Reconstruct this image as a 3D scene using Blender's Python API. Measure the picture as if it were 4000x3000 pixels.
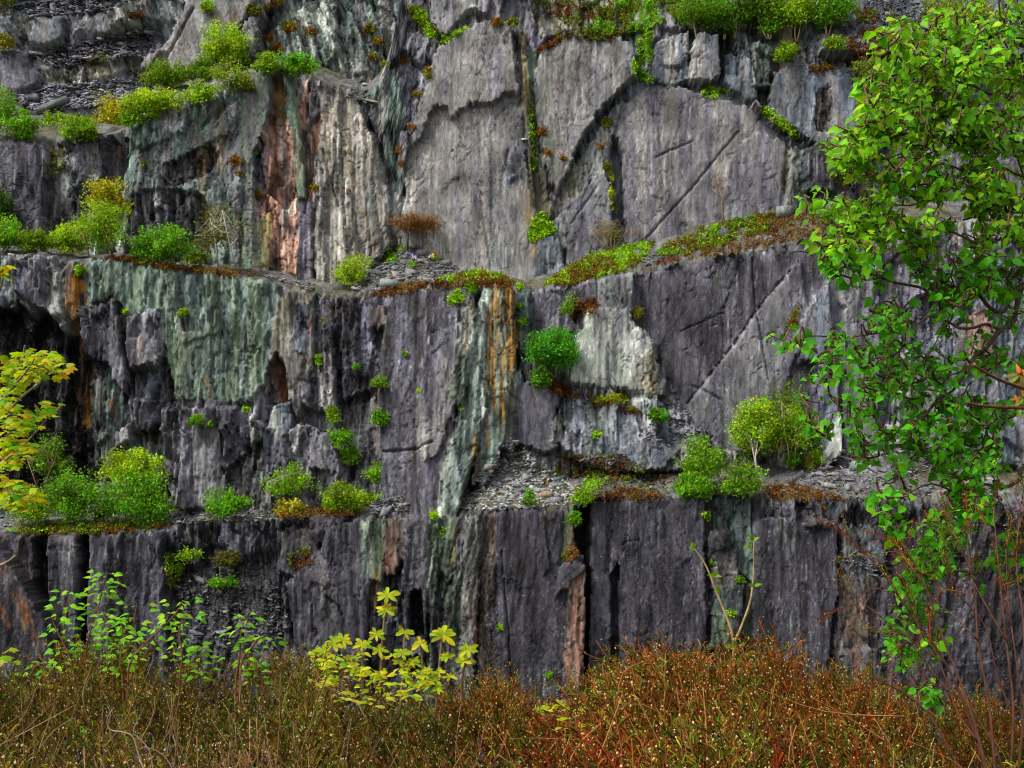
import bpy, math, random
import numpy as np
from mathutils import Vector, Matrix

# ------------------------------------------------------------------ camera, sky, sun, exposure
for o in list(bpy.data.objects):
    bpy.data.objects.remove(o)
SC = bpy.context.scene
COL = SC.collection
F, CX, YH = 5495.0, 2000.0, 2250.0        # focal length, centre column and horizon row of a 4000 x 3000 frame
cam = bpy.data.cameras.new('camera')
cam.sensor_width = 36.0
cam.lens = F / 4000 * 36.0
cam.shift_y = (YH - 1500) / 4000
cam.clip_start, cam.clip_end = 0.05, 5000
camo = bpy.data.objects.new('camera', cam)
camo.rotation_euler = (math.radians(90), 0, 0)
COL.objects.link(camo)
SC.camera = camo

SUN_EL, SUN_AZ = math.radians(50), math.radians(-128)   # behind and left of the viewer, high
world = bpy.data.worlds.new('World')
SC.world = world
world.use_nodes = True
wn = world.node_tree
wn.nodes.clear()
sky = wn.nodes.new('ShaderNodeTexSky')
sky.sky_type = 'NISHITA'
sky.sun_disc = False
sky.sun_elevation = SUN_EL
sky.sun_rotation = SUN_AZ
sky.air_density, sky.dust_density, sky.ozone_density = 1.0, 4.0, 1.0
hsv = wn.nodes.new('ShaderNodeHueSaturation')
hsv.inputs['Saturation'].default_value = 0.3      # cloud cover: grey sky light
bg = wn.nodes.new('ShaderNodeBackground')
bg.inputs['Strength'].default_value = 0.095
wo = wn.nodes.new('ShaderNodeOutputWorld')
wn.links.new(sky.outputs[0], hsv.inputs['Color'])
wn.links.new(hsv.outputs[0], bg.inputs[0])
wn.links.new(bg.outputs[0], wo.inputs[0])
sun = bpy.data.lights.new('sun', 'SUN')
sun.energy = 1.5
sun.angle = math.radians(11)
sun.color = (1.0, 0.96, 0.9)
suno = bpy.data.objects.new('sun', sun)
sd = Vector((math.sin(SUN_AZ) * math.cos(SUN_EL), math.cos(SUN_AZ) * math.cos(SUN_EL), math.sin(SUN_EL)))
suno.rotation_euler = (-sd).to_track_quat('-Z', 'Y').to_euler()
COL.objects.link(suno)
SC.view_settings.view_transform = 'Standard'
SC.view_settings.look = 'None'
SC.view_settings.exposure = 1.12
SC.view_settings.gamma = 1.0
SC.view_settings.use_curve_mapping = False
SC.cycles.use_denoising = True
SC.cycles.pixel_filter_type = 'BLACKMAN_HARRIS'
SC.cycles.filter_width = 1.15
SC.cycles.max_bounces = 5
SC.cycles.diffuse_bounces = 2
SC.cycles.glossy_bounces = 2
SC.cycles.transmission_bounces = 3
SC.cycles.transparent_max_bounces = 4

rnd = random.Random(11)
RNG = np.random.default_rng(11)

# ------------------------------------------------------------------ helpers
def P(x, y, d):
    """photo position at distance d -> world point"""
    return Vector(((x - CX) / F * d, d, (YH - y) / F * d))

def h2(ix, iy, s):
    a = (ix.astype(np.int64) * 374761393 + iy.astype(np.int64) * 668265263 + s * 1442695041) & 0xffffffff
    a = ((a ^ (a >> 13)) * 1274126177) & 0xffffffff
    a = ((a ^ (a >> 16)) * 2246822519) & 0xffffffff
    return ((a ^ (a >> 15)) & 0xffffff) / float(0x1000000)

def vn(x, y, s=0):
    ix, iy = np.floor(x), np.floor(y)
    fx, fy = x - ix, y - iy
    fx = fx * fx * (3 - 2 * fx); fy = fy * fy * (3 - 2 * fy)
    a, b = h2(ix, iy, s), h2(ix + 1, iy, s)
    c, d = h2(ix, iy + 1, s), h2(ix + 1, iy + 1, s)
    return (a + (b - a) * fx) * (1 - fy) + (c + (d - c) * fx) * fy

def fbm(x, y, s=0, o=4):
    r, a, t = 0.0, 1.0, 0.0
    for k in range(o):
        r = r + a * vn(x * 2 ** k, y * 2 ** k, s + 17 * k); t += a; a *= 0.5
    return r / t - 0.5

def voro(x, y, cw, ch, s):
    gx, gy = x / cw, y / ch
    ix, iy = np.floor(gx), np.floor(gy)
    best = np.full(x.shape, 9e9); sec = best.copy()
    bx = np.zeros_like(x); by = np.zeros_like(x)
    for dx in (-1, 0, 1):
        for dy in (-1, 0, 1):
            jx, jy = ix + dx, iy + dy
            px, py = jx + 0.08 + 0.84 * h2(jx, jy, s), jy + 0.08 + 0.84 * h2(jx, jy, s + 1)
            d = (gx - px) ** 2 + (gy - py) ** 2
            m = d < best
            sec = np.where(m, best, np.minimum(sec, d))
            best = np.where(m, d, best)
            bx = np.where(m, jx, bx); by = np.where(m, jy, by)
    cx = (bx + 0.08 + 0.84 * h2(bx, by, s)) * cw
    cy = (by + 0.08 + 0.84 * h2(bx, by, s + 1)) * ch
    return bx, by, cx, cy, np.sqrt(sec) - np.sqrt(best)

def inpoly(x, y, pts):
    c = np.zeros(x.shape, bool)
    n = len(pts)
    for i in range(n):
        x0, y0 = pts[i]; x1, y1 = pts[(i + 1) % n]
        if y0 == y1: continue
        m = ((y0 > y) != (y1 > y)) & (x < (x1 - x0) * (y - y0) / (y1 - y0) + x0)
        c ^= m
    return c

def seg_dist(x, y, pts):
    d = np.full(x.shape, 1e9); along = np.zeros(x.shape)
    L = 0.0
    tot = sum(math.dist(pts[i], pts[i + 1]) for i in range(len(pts) - 1))
    for i in range(len(pts) - 1):
        x0, y0 = pts[i]; x1, y1 = pts[i + 1]
        l = math.dist(pts[i], pts[i + 1])
        t = np.clip(((x - x0) * (x1 - x0) + (y - y0) * (y1 - y0)) / (l * l + 1e-9), 0, 1)
        q = np.hypot(x - x0 - t * (x1 - x0), y - y0 - t * (y1 - y0))
        along = np.where(q < d, (L + t * l) / tot, along)
        d = np.minimum(d, q)
        L += l
    return d, along

def pl(pts, xs):
    a = np.array(pts, float)
    return np.interp(xs, a[:, 0], a[:, 1])

def props(o, label=None, cat=None, group=None, kind=None):
    if label: o['label'] = label
    if cat: o['category'] = cat
    if group: o['group'] = group
    if kind: o['kind'] = kind
    return o

def empty(name, loc, label=None, cat=None, group=None, rot=None):
    o = bpy.data.objects.new(name, None)
    o.empty_display_size = 0.2
    o.location = loc
    if rot: o.rotation_euler = rot
    COL.objects.link(o)
    return props(o, label, cat, group)

def link(name, me, parent=None):
    o = bpy.data.objects.new(name, me)
    COL.objects.link(o)
    if parent is not None: o.parent = parent
    return o

class MB:
    """collects vertices, faces of any size and a colour for each vertex, for one mesh"""
    def __init__(s):
        s.v, s.c, s.f, s.n = [], [], [], 0
    def add(s, V, faces, C=(1, 1, 1)):
        V = np.asarray(V, float).reshape(-1, 3)
        C = np.asarray(C, float)
        if C.ndim == 1: C = np.tile(C, (len(V), 1))
        s.v.append(V); s.c.append(C)
        if not isinstance(faces, (list, tuple)): faces = [faces]
        for fa in faces:
            fa = np.asarray(fa, int)
            if fa.size: s.f.append(fa + s.n)
        s.n += len(V)
    def tube(s, pts, rad, sides=5, C=(1, 1, 1)):
        p = np.asarray([tuple(q) for q in pts], float); n = len(p)
        r = np.broadcast_to(np.asarray(rad, float), (n,))
        t = np.gradient(p, axis=0)
        t /= np.linalg.norm(t, axis=1)[:, None] + 1e-9
        ref = np.array([0.31, 0.9, 0.17]) if abs(t[0][1]) < 0.8 else np.array([1.0, 0.1, 0.2])
        a = np.cross(t, ref); a /= np.linalg.norm(a, axis=1)[:, None] + 1e-9
        b = np.cross(t, a)
        th = np.arange(sides) * 2 * math.pi / sides
        V = p[:, None] + r[:, None, None] * (np.cos(th)[None, :, None] * a[:, None] + np.sin(th)[None, :, None] * b[:, None])
        i = np.arange(n - 1)[:, None] * sides; j = np.arange(sides)[None]; k = (j + 1) % sides
        q = np.stack([i + j, i + k, i + sides + k, i + sides + j], -1).reshape(-1, 4)
        cap = np.array([list(range(sides))[::-1], [(n - 1) * sides + z for z in range(sides)]])
        C = np.asarray(C, float)
        if C.ndim == 2: C = np.repeat(C, sides, 0)
        s.add(V, [q, cap], C)
    def mesh(s, name, mat, smooth=False):
        V = np.concatenate(s.v); C = np.concatenate(s.c)
        me = bpy.data.meshes.new(name)
        me.vertices.add(len(V)); me.vertices.foreach_set('co', V.astype(np.float32).ravel())
        lv = np.concatenate([f.ravel() for f in s.f])
        sz = np.concatenate([np.full(len(f), f.shape[1]) for f in s.f])
        me.loops.add(len(lv)); me.loops.foreach_set('vertex_index', lv.astype(np.int32))
        me.polygons.add(len(sz))
        st = np.concatenate([[0], np.cumsum(sz)[:-1]])
        me.polygons.foreach_set('loop_start', st.astype(np.int32))
        me.polygons.foreach_set('loop_total', sz.astype(np.int32))
        if smooth: me.polygons.foreach_set('use_smooth', np.ones(len(sz), bool))
        at = me.color_attributes.new('Col', 'FLOAT_COLOR', 'POINT')
        k = C.shape[1]
        C4 = np.ones((len(V), 4), np.float32); C4[:, :k] = C
        at.data.foreach_set('color', C4.ravel())
        me.update(calc_edges=True)
        if mat: me.materials.append(mat)
        return me
    def obj(s, name, mat, parent=None, smooth=False):
        return link(name, s.mesh(name, mat, smooth), parent)

# ------------------------------------------------------------------ materials
def newmat(name):
    m = bpy.data.materials.new(name); m.use_nodes = True
    nt = m.node_tree; nt.nodes.clear()
    return m, nt, nt.nodes, nt.links

def noise_node(N, L, vec, scale, detail=4, rough=0.6):
    t = N.new('ShaderNodeTexNoise'); t.inputs['Scale'].default_value = scale
    t.inputs['Detail'].default_value = detail; t.inputs['Roughness'].default_value = rough
    if vec: L.new(vec, t.inputs['Vector'])
    return t

def rampn(N, L, src, stops):
    r = N.new('ShaderNodeValToRGB')
    e = r.color_ramp.elements
    while len(e) < len(stops): e.new(0.5)
    for k, (p, c) in enumerate(stops):
        e[k].position = p; e[k].color = (c, c, c, 1) if not isinstance(c, tuple) else (*c, 1)
    L.new(src, r.inputs[0])
    return r

def mulc(N, L, a, b, fac=1.0, mode='MULTIPLY'):
    m = N.new('ShaderNodeMix'); m.data_type = 'RGBA'; m.blend_type = mode
    m.inputs[0].default_value = fac
    L.new(a, m.inputs[6]); L.new(b, m.inputs[7])
    return m.outputs[2]

def rock_mat(name, rough=0.62, per_object=False):
    m, nt, N, L = newmat(name)
    out = N.new('ShaderNodeOutputMaterial'); b = N.new('ShaderNodeBsdfPrincipled')
    L.new(b.outputs[0], out.inputs[0])
    at = N.new('ShaderNodeAttribute'); at.attribute_name = 'Col'
    geo = N.new('ShaderNodeNewGeometry')
    mp = N.new('ShaderNodeMapping'); mp.inputs['Scale'].default_value = (1.0, 1.0, 0.09)
    mp.inputs['Rotation'].default_value = (0, math.radians(4), 0)
    L.new(geo.outputs['Position'], mp.inputs[0])
    wp = noise_node(N, L, geo.outputs['Position'], 0.35, 3)
    wv = N.new('ShaderNodeVectorMath'); wv.operation = 'MULTIPLY_ADD'; wv.inputs[1].default_value = (2.2, 2.2, 0.3)
    L.new(wp.outputs['Color'], wv.inputs[0]); L.new(mp.outputs[0], wv.inputs[2])
    st = noise_node(N, L, wv.outputs[0], 2.6, 7, 0.78)          # cleavage streaks
    sr = rampn(N, L, st.outputs[0], [(0.25, 0.6), (0.5, 1.0), (0.75, 1.35)])
    fm = N.new('ShaderNodeMapping'); fm.inputs['Scale'].default_value = (1.0, 1.0, 0.4)
    L.new(geo.outputs['Position'], fm.inputs[0])
    fn = noise_node(N, L, fm.outputs[0], 2.4, 7, 0.72)
    fr = rampn(N, L, fn.outputs[0], [(0.3, 0.6), (0.52, 1.0), (0.75, 1.45)])
    c = mulc(N, L, at.outputs[0], sr.outputs[0])
    c = mulc(N, L, c, fr.outputs[0])
    vm = N.new('ShaderNodeMapping'); vm.inputs['Scale'].default_value = (1.0, 1.0, 0.33); vm.inputs['Rotation'].default_value = (0, math.radians(9), 0)
    L.new(wv.outputs[0], vm.inputs[0])
    vp = N.new('ShaderNodeMapping'); vp.inputs['Scale'].default_value = (1.0, 0.4, 0.36); vp.inputs['Rotation'].default_value = (0, math.radians(7), 0)
    L.new(geo.outputs['Position'], vp.inputs[0])
    vo = N.new('ShaderNodeTexVoronoi'); vo.feature = 'DISTANCE_TO_EDGE'; vo.inputs['Scale'].default_value = 1.15
    L.new(vp.outputs[0], vo.inputs['Vector'])
    vr = rampn(N, L, vo.outputs['Distance'], [(0.0, 0.35), (0.045, 1.0)])
    vmask = rampn(N, L, wp.outputs[0], [(0.42, 0.0), (0.6, 1.0)])
    vx = N.new('ShaderNodeMix'); vx.data_type = 'RGBA'; vx.blend_type = 'MULTIPLY'
    L.new(vmask.outputs[0], vx.inputs[0]); L.new(c, vx.inputs[6]); L.new(vr.outputs[0], vx.inputs[7])
    c = vx.outputs[2]
    if per_object:
        oi = N.new('ShaderNodeObjectInfo')
        orr = rampn(N, L, oi.outputs['Random'], [(0.0, (0.7, 0.72, 0.8)), (0.35, (1.0, 0.98, 1.05)), (0.7, (1.25, 1.2, 1.1)), (0.95, (1.5, 1.1, 0.7))])
        c = mulc(N, L, c, orr.outputs[0])
    sp = noise_node(N, L, geo.outputs['Position'], 6.5, 2, 0.5)  # pale lichen flecks
    spr = rampn(N, L, sp.outputs[0], [(0.66, 0.0), (0.72, 1.0)])
    lt = N.new('ShaderNodeMix'); lt.data_type = 'RGBA'
    L.new(spr.outputs[0], lt.inputs[0]); L.new(c, lt.inputs[6])
    br = N.new('ShaderNodeMix'); br.data_type = 'RGBA'; br.blend_type = 'ADD'; br.inputs[0].default_value = 0.55
    L.new(c, br.inputs[6]); br.inputs[7].default_value = (0.3, 0.3, 0.28, 1)
    L.new(mulc(N, L, br.outputs[2], at.outputs[0], 0.0), lt.inputs[7])
    L.new(lt.outputs[2], b.inputs['Base Color'])
    rr = N.new('ShaderNodeMapRange'); L.new(at.outputs['Alpha'], rr.inputs[0])
    rr.inputs[3].default_value = 0.28; rr.inputs[4].default_value = rough
    L.new(rr.outputs[0], b.inputs['Roughness'])
    b.inputs['Specular IOR Level'].default_value = 0.1
    bu = N.new('ShaderNodeBump'); bu.inputs['Strength'].default_value = 0.6; bu.inputs['Distance'].default_value = 0.3
    ad = N.new('ShaderNodeMath'); ad.operation = 'MULTIPLY_ADD'; ad.inputs[1].default_value = 1.0
    fl_ = N.new('ShaderNodeMath'); fl_.operation = 'MULTIPLY'; fl_.inputs[1].default_value = 0.22
    L.new(fn.outputs[0], fl_.inputs[0])
    L.new(st.outputs[0], ad.inputs[0]); L.new(fl_.outputs[0], ad.inputs[2])
    L.new(ad.outputs[0], bu.inputs['Height']); L.new(bu.outputs[0], b.inputs['Normal'])
    return m

def leaf_mat(name, tint=(1, 1, 1), trans=0.35, rough=0.5, spec=0.25):
    m, nt, N, L = newmat(name)
    out = N.new('ShaderNodeOutputMaterial')
    at = N.new('ShaderNodeAttribute'); at.attribute_name = 'Col'
    oi = N.new('ShaderNodeObjectInfo')
    orr = rampn(N, L, oi.outputs['Random'], [(0.0, (0.75, 0.8, 0.8)), (0.5, (1.0, 1.0, 1.0)), (1.0, (1.35, 1.2, 1.1))])
    c = mulc(N, L, at.outputs[0], orr.outputs[0])
    geo = N.new('ShaderNodeNewGeometry')
    fn = noise_node(N, L, geo.outputs['Position'], 30.0, 3)
    fr = rampn(N, L, fn.outputs[0], [(0.3, 0.78), (0.7, 1.2)])
    c = mulc(N, L, c, fr.outputs[0])
    b = N.new('ShaderNodeBsdfPrincipled'); b.inputs['Roughness'].default_value = rough
    b.inputs['Specular IOR Level'].default_value = spec
    L.new(c, b.inputs['Base Color'])
    t = N.new('ShaderNodeBsdfTranslucent')
    tw = N.new('ShaderNodeMix'); tw.data_type = 'RGBA'; tw.blend_type = 'MULTIPLY'; tw.inputs[0].default_value = 1
    L.new(c, tw.inputs[6]); tw.inputs[7].default_value = (1.25, 1.15, 0.5, 1)
    L.new(tw.outputs[2], t.inputs[0])
    mx = N.new('ShaderNodeMixShader'); mx.inputs[0].default_value = trans
    L.new(b.outputs[0], mx.inputs[1]); L.new(t.outputs[0], mx.inputs[2])
    L.new(mx.outputs[0], out.inputs[0])
    return m

def plain_mat(name, rough=0.8, nscale=20.0, lo=0.7, hi=1.25, spec=0.2):
    m, nt, N, L = newmat(name)
    out = N.new('ShaderNodeOutputMaterial'); b = N.new('ShaderNodeBsdfPrincipled')
    at = N.new('ShaderNodeAttribute'); at.attribute_name = 'Col'
    geo = N.new('ShaderNodeNewGeometry')
    fn = noise_node(N, L, geo.outputs['Position'], nscale, 4)
    fr = rampn(N, L, fn.outputs[0], [(0.3, lo), (0.7, hi)])
    L.new(mulc(N, L, at.outputs[0], fr.outputs[0]), b.inputs['Base Color'])
    b.inputs['Roughness'].default_value = rough
    b.inputs['Specular IOR Level'].default_value = spec
    L.new(b.outputs[0], out.inputs[0])
    return m

M_ROCK = rock_mat('slate_rock')
M_STONE = rock_mat('loose_slate', 0.6, True)
M_SCREE = rock_mat('scree_slate', 0.6)
M_LEAF = leaf_mat('tree_foliage', trans=0.45)
M_FORE = leaf_mat('near_leaf', trans=0.46, rough=0.5, spec=0.18)
M_BARK = plain_mat('bark', 0.85, 25, 0.55, 1.4)
M_HEATH = leaf_mat('heather_sprigs', trans=0.12, rough=0.8, spec=0.1)
M_COVER = leaf_mat('ledge_plants', trans=0.2, rough=0.8, spec=0.1)
M_CLOTH = plain_mat('cloth_and_skin', 0.85, 30, 0.9, 1.1)

# ------------------------------------------------------------------ the quarry cliffs: stepped tiers of slate, each with its terrace
PAL = dict(
    purple=(0.100, 0.095, 0.118), grey=(0.135, 0.133, 0.138), warm=(0.158, 0.15, 0.14), green=(0.125, 0.17, 0.11),
    teal=(0.105, 0.15, 0.13), beige=(0.22, 0.205, 0.175), dark=(0.028, 0.028, 0.03), black=(0.007, 0.007, 0.008), blue=(0.092, 0.110, 0.138),  # black serves wet rock and the painted shade of recesses
    orange=(0.36, 0.17, 0.02), pink=(0.27, 0.15, 0.105), rust=(0.19, 0.075, 0.025), pale=(0.25, 0.27, 0.23),
    olive=(0.13, 0.125, 0.075), ochre=(0.26, 0.17, 0.05), deep=(0.06, 0.056, 0.064), brown=(0.115, 0.09, 0.068))
PX = 0.031
ZB_W, ZB_S = 600, 8           # distance of the nearest rock along each line of sight, for standing things on it
ZB = np.full((480, ZB_W), 1e9)
ZOFF = 400

def zb_add(V):
    x = V[:, 0] / V[:, 1] * F + CX; y = YH - V[:, 2] / V[:, 1] * F
    i = ((y + ZOFF) / ZB_S).astype(int); j = ((x + ZOFF) / ZB_S).astype(int)
    m = (i >= 0) & (i < ZB.shape[0]) & (j >= 0) & (j < ZB_W)
    np.minimum.at(ZB, (i[m], j[m]), V[m, 1])

def depth(x, y):
    i = int(np.clip((y + ZOFF) / ZB_S, 0, ZB.shape[0] - 1)); j = int(np.clip((x + ZOFF) / ZB_S, 0, ZB_W - 1))
    d = ZB[i, j]
    return d if d < 1e8 else 180.0

def relief(x, y, T):
    """relief towards the viewer (m), colour, wetness and piece number for rock at photo place x, y"""
    s = T['seed']
    lean = T.get('lean', 0.0)
    wx = x + 18 * fbm(x / 80, y / 130, s + 1, 3) + 3.5 * fbm(x / 14, y / 22, s + 2, 2) + lean * (y - 1200)
    wy = y + 24 * fbm(x / 60, y / 80, s + 3, 3) + 5 * fbm(x / 12, y / 14, s + 4, 2)
    # blocks of three sizes, tall and narrow like cleaved slate
    bx, by, cx, cy, e1 = voro(wx, wy, 210, 420, s + 10)
    r1, r2, r3 = h2(bx, by, s + 20), h2(bx, by, s + 21), h2(bx, by, s + 22)
    big = (r1 - 0.5) * 2.2 + ((r2 - 0.5) * 0.30 * (wx - cx) + (r3 - 0.5) * 0.2 * (wy - cy)) * PX
    pid = 1000 + ((bx + 40) * 200 + (by + 40)).astype(int)
    vx_ = x + 6 * fbm(x / 90, y / 160, s + 42, 2) + (lean + 0.10 * (vn(x / 300, y / 400, s + 43) - 0.5)) * (y - 1200); vy_ = y + 10 * fbm(x / 70, y / 90, s + 44, 2)
    mx, my, cx, cy, e2 = voro(vx_, vy_, 58, 250, s + 11)
    m1, m2, m3 = h2(mx, my, s + 23), h2(mx, my, s + 24), h2(mx, my, s + 25)
    med = (m1 - 0.5) * 1.05 + ((m2 - 0.5) * 1.1 * (vx_ - cx) + (m3 - 0.5) * 0.4 * (vy_ - cy)) * PX - 0.25 * np.clip(1 - e2 / 0.06, 0, 1)
    sx, sy, cx, cy, e3 = voro(vx_, vy_, 21, 105, s + 12)
    s1, s2, s3 = h2(sx, sy, s + 26), h2(sx, sy, s + 27), h2(sx, sy, s + 28)
    sml = (s1 - 0.5) * 0.42 + ((s2 - 0.5) * 1.3 * (vx_ - cx) + (s3 - 0.5) * 0.5 * (vy_ - cy)) * PX - 0.12 * np.clip(1 - e3 / 0.08, 0, 1)
    tx, ty, cx, cy, e4 = voro(vx_, vy_, 11.5, 46, s + 13)
    t1, t2 = h2(tx, ty, s + 29), h2(tx, ty, s + 30)
    tny = (t1 - 0.5) * 0.17 + (t2 - 0.5) * 0.9 * (vx_ - cx) * PX
    tcx, tcy = cx, cy
    fx_, fy_, cx, cy, e5 = voro(vx_, vy_, 17, 380, s + 14)
    f1, f2 = h2(fx_, fy_, s + 31), h2(fx_, fy_, s + 32)
    gx_, gy_, cx2, cy2, e6 = voro(vx_ + 3, vy_, 44, 620, s + 15)
    g1_ = h2(gx_, gy_, s + 33)
    flu = (f1 - 0.5) * 0.22 + (f2 - 0.5) * 0.9 * (vx_ - cx) * PX + (g1_ - 0.5) * 0.38 + fbm(wx / 15, wy / 240, s + 5, 4) * 0.18
    fin = fbm(x / 11, y / 40, s + 6, 3) * 0.07
    und = fbm(x / 420, y / 600, s + 7, 2) * 3.0
    # default colour: patches of purple, grey and blue slate, warmer and greener by place
    c = np.empty(x.shape + (3,))
    k = fbm(x / 240, y / 330, s + 8, 3) + 0.25 * (r1 - 0.5)
    A, B_, C_ = [np.array(PAL[q]) for q in T['base']]
    w1 = np.clip(0.5 + 3.0 * k, 0, 1)[..., None]
    c[:] = A * (1 - w1) + B_ * w1
    w2 = np.clip(3.0 * fbm(x / 130, y / 260, s + 9, 3) - 0.15, 0, 1)[..., None]
    c = c * (1 - w2) + C_ * w2
    rough = np.ones_like(x); off = und + big; flute = np.full_like(x, 0.45)
    wet = np.zeros_like(x)
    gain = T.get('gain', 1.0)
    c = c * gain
    jx = wx - x - lean * (y - 1200); jy = wy - y
    for n, sl in enumerate(T['slabs']):
        pts = sl['p']
        jag = sl.get('jag', 1.0); soft = sl.get('soft', 4.0)
        xs_ = [p[0] for p in pts]; ys_ = [p[1] for p in pts]
        bb = (x > min(xs_) - 60) & (x < max(xs_) + 60) & (y > min(ys_) - 60) & (y < max(ys_) + 60)
        I = np.nonzero(bb)
        if len(I[0]) == 0: continue
        X_, Y_ = x[I], y[I]
        qx, qy = X_ + jx[I] * jag, Y_ + jy[I] * jag
        if soft < 15:
            kx, ky = tcx[I] - vx_[I], tcy[I] - vy_[I]
            qx, qy = X_ + jx[I] * jag * 0.4 + kx * 0.7, Y_ + jy[I] * jag * 0.4 + ky * 0.28
        ins = inpoly(qx, qy, pts)
        dd, _ = seg_dist(qx, qy, list(pts) + [pts[0]])
        sgn = np.where(ins, dd, -dd)
        sv = soft * (0.3 + 2.4 * vn(X_ / 60, Y_ / 90, s + 300 + n) ** 2)
        w = np.clip(0.5 + sgn / (2 * sv), 0, 1)
        wc = np.clip(0.5 + sgn / 16.0 + 2.2 * fbm(X_ / 22, Y_ / 60, s + 350, 3), 0, 1)
        ax = sum(xs_) / len(pts); ay = sum(ys_) / len(pts)
        o = sl.get('o', 0) * T.get('osc', 1.0) + sl.get('gx', 0) * (X_ - ax) * PX + sl.get('gy', 0) * (Y_ - ay) * PX + sl.get('keep', 0.0) * big[I]
        off[I] += (o - off[I]) * w
        rough[I] += (sl.get('r', 0.2) - rough[I]) * w
        flute[I] += (sl.get('f', 0.15) - flute[I]) * w
        if sl.get('id', True): pid[I] = np.where(ins, n + 1, pid[I])
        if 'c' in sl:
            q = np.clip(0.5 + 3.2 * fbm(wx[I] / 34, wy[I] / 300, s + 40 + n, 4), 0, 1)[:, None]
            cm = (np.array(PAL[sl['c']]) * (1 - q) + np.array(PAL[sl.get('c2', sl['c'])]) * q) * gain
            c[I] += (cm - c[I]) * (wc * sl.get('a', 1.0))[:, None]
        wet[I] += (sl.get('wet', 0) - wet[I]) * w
    rel = off + rough * (1.0 * med + 1.15 * sml + 1.2 * tny) + flute * flu + fin * np.clip(rough + 0.25, 0, 1)
    # small faces of differing tone where the rock is broken; even tone on the smooth cleaved slabs
    tone = 1 + np.clip(rough, 0.12, 1) * (0.6 * (m2 - 0.5) + 0.7 * (s3 - 0.5) + 0.75 * (t1 - 0.5)) + 0.22 * (t2 - 0.5)
    c = c * tone[..., None]
    hue = (np.clip(rough, 0.1, 1) * (1 - wet) * 0.5)[..., None]
    pick = h2(mx, my, s + 60)
    for lo, hi, nm in T.get('mix', ()):
        m = ((pick >= lo) & (pick < hi))[..., None]
        c = np.where(m, c * (1 - hue) + np.array(PAL[nm]) * hue, c)
    # rain and lichen streaks running down
    lx = wx + 0.04 * y
    stk = fbm(lx / 9, y / 330, s + 61, 4)
    c = c * (1 + (0.35 + 0.6 * np.clip(rough + flute * 0.4, 0, 1)) * np.clip(stk, -0.5, 0.5))[..., None]
    wh = np.clip((fbm(lx / 5, y / 90, s + 62, 3) - 0.17) * 6, 0, 1) * np.clip(fbm(x / 150, y / 150, s + 63, 2) * 3 + 0.35, 0, 1)
    c = c + wh[..., None] * np.array([0.16, 0.17, 0.15]) * (1 - wet)[..., None]
    fl = vn(x / 5.5, y / 7.5, s + 64)
    c = c + (np.clip((fl - 0.87) * 9, 0, 1) * 0.10 * (1 - wet))[..., None]
    c = c * (1 - 0.6 * np.clip((0.16 - fl) * 8, 0, 1))[..., None]
    rid = np.abs(fbm(lx / 42, y / 420, s + 65, 3)); rid2 = np.abs(fbm((lx + 0.5 * y) / 80, (y - 0.3 * x) / 160, s + 66, 3))
    ck = np.clip(1 - rid / 0.012, 0, 1) * np.clip(0.25 + rough, 0, 1) + np.clip(1 - rid2 / 0.008, 0, 1) * 0.6
    ck = ck * np.clip(fbm(x / 90, y / 120, s + 67, 2) * 4 + 0.6, 0, 1)
    rel = rel - 0.4 * ck
    c = c * (1 - 0.6 * np.clip(ck, 0, 1))[..., None]
    blot = fbm(x / 60, y / 90, s + 68, 4)
    c = c * (1 + 1.1 * blot)[..., None]
    # stains, with a course of their own
    for st in T.get('stains', ()):
        d, al = seg_dist(wx - lean * (y - 1200), y, st['p'])
        w = st['w'] * (1 + 1.2 * fbm(x / 10, y / 120, s + 70, 3))
        a = np.clip((1 - d / w) * 2.2, 0, 1) * st.get('a', 0.9) * np.clip(0.5 + 4.5 * fbm(lx / 6, y / 120, s + 71, 3) + 1.5 * fbm(x / 30, y / 45, s + 72, 3), 0, 1)
        c = c * (1 - a[..., None]) + np.array(PAL[st['c']]) * a[..., None]
    for cr in T.get('cracks', ()):
        d, al = seg_dist(x + 8 * fbm(x / 20, y / 20, s + 80), y + 8 * fbm(x / 20, y / 20, s + 81), cr['p'])
        rel = rel - cr['d'] * np.clip(1.3 - d / cr['w'], 0, 1)
        if 'step' in cr: pass
    lum = c.mean(-1, keepdims=True)
    c = c * (np.clip(lum, 0.004, 0.6) / 0.125) ** 0.42
    return rel, np.clip(c, 0.006, 0.75), np.clip(wet, 0, 1), pid

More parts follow.
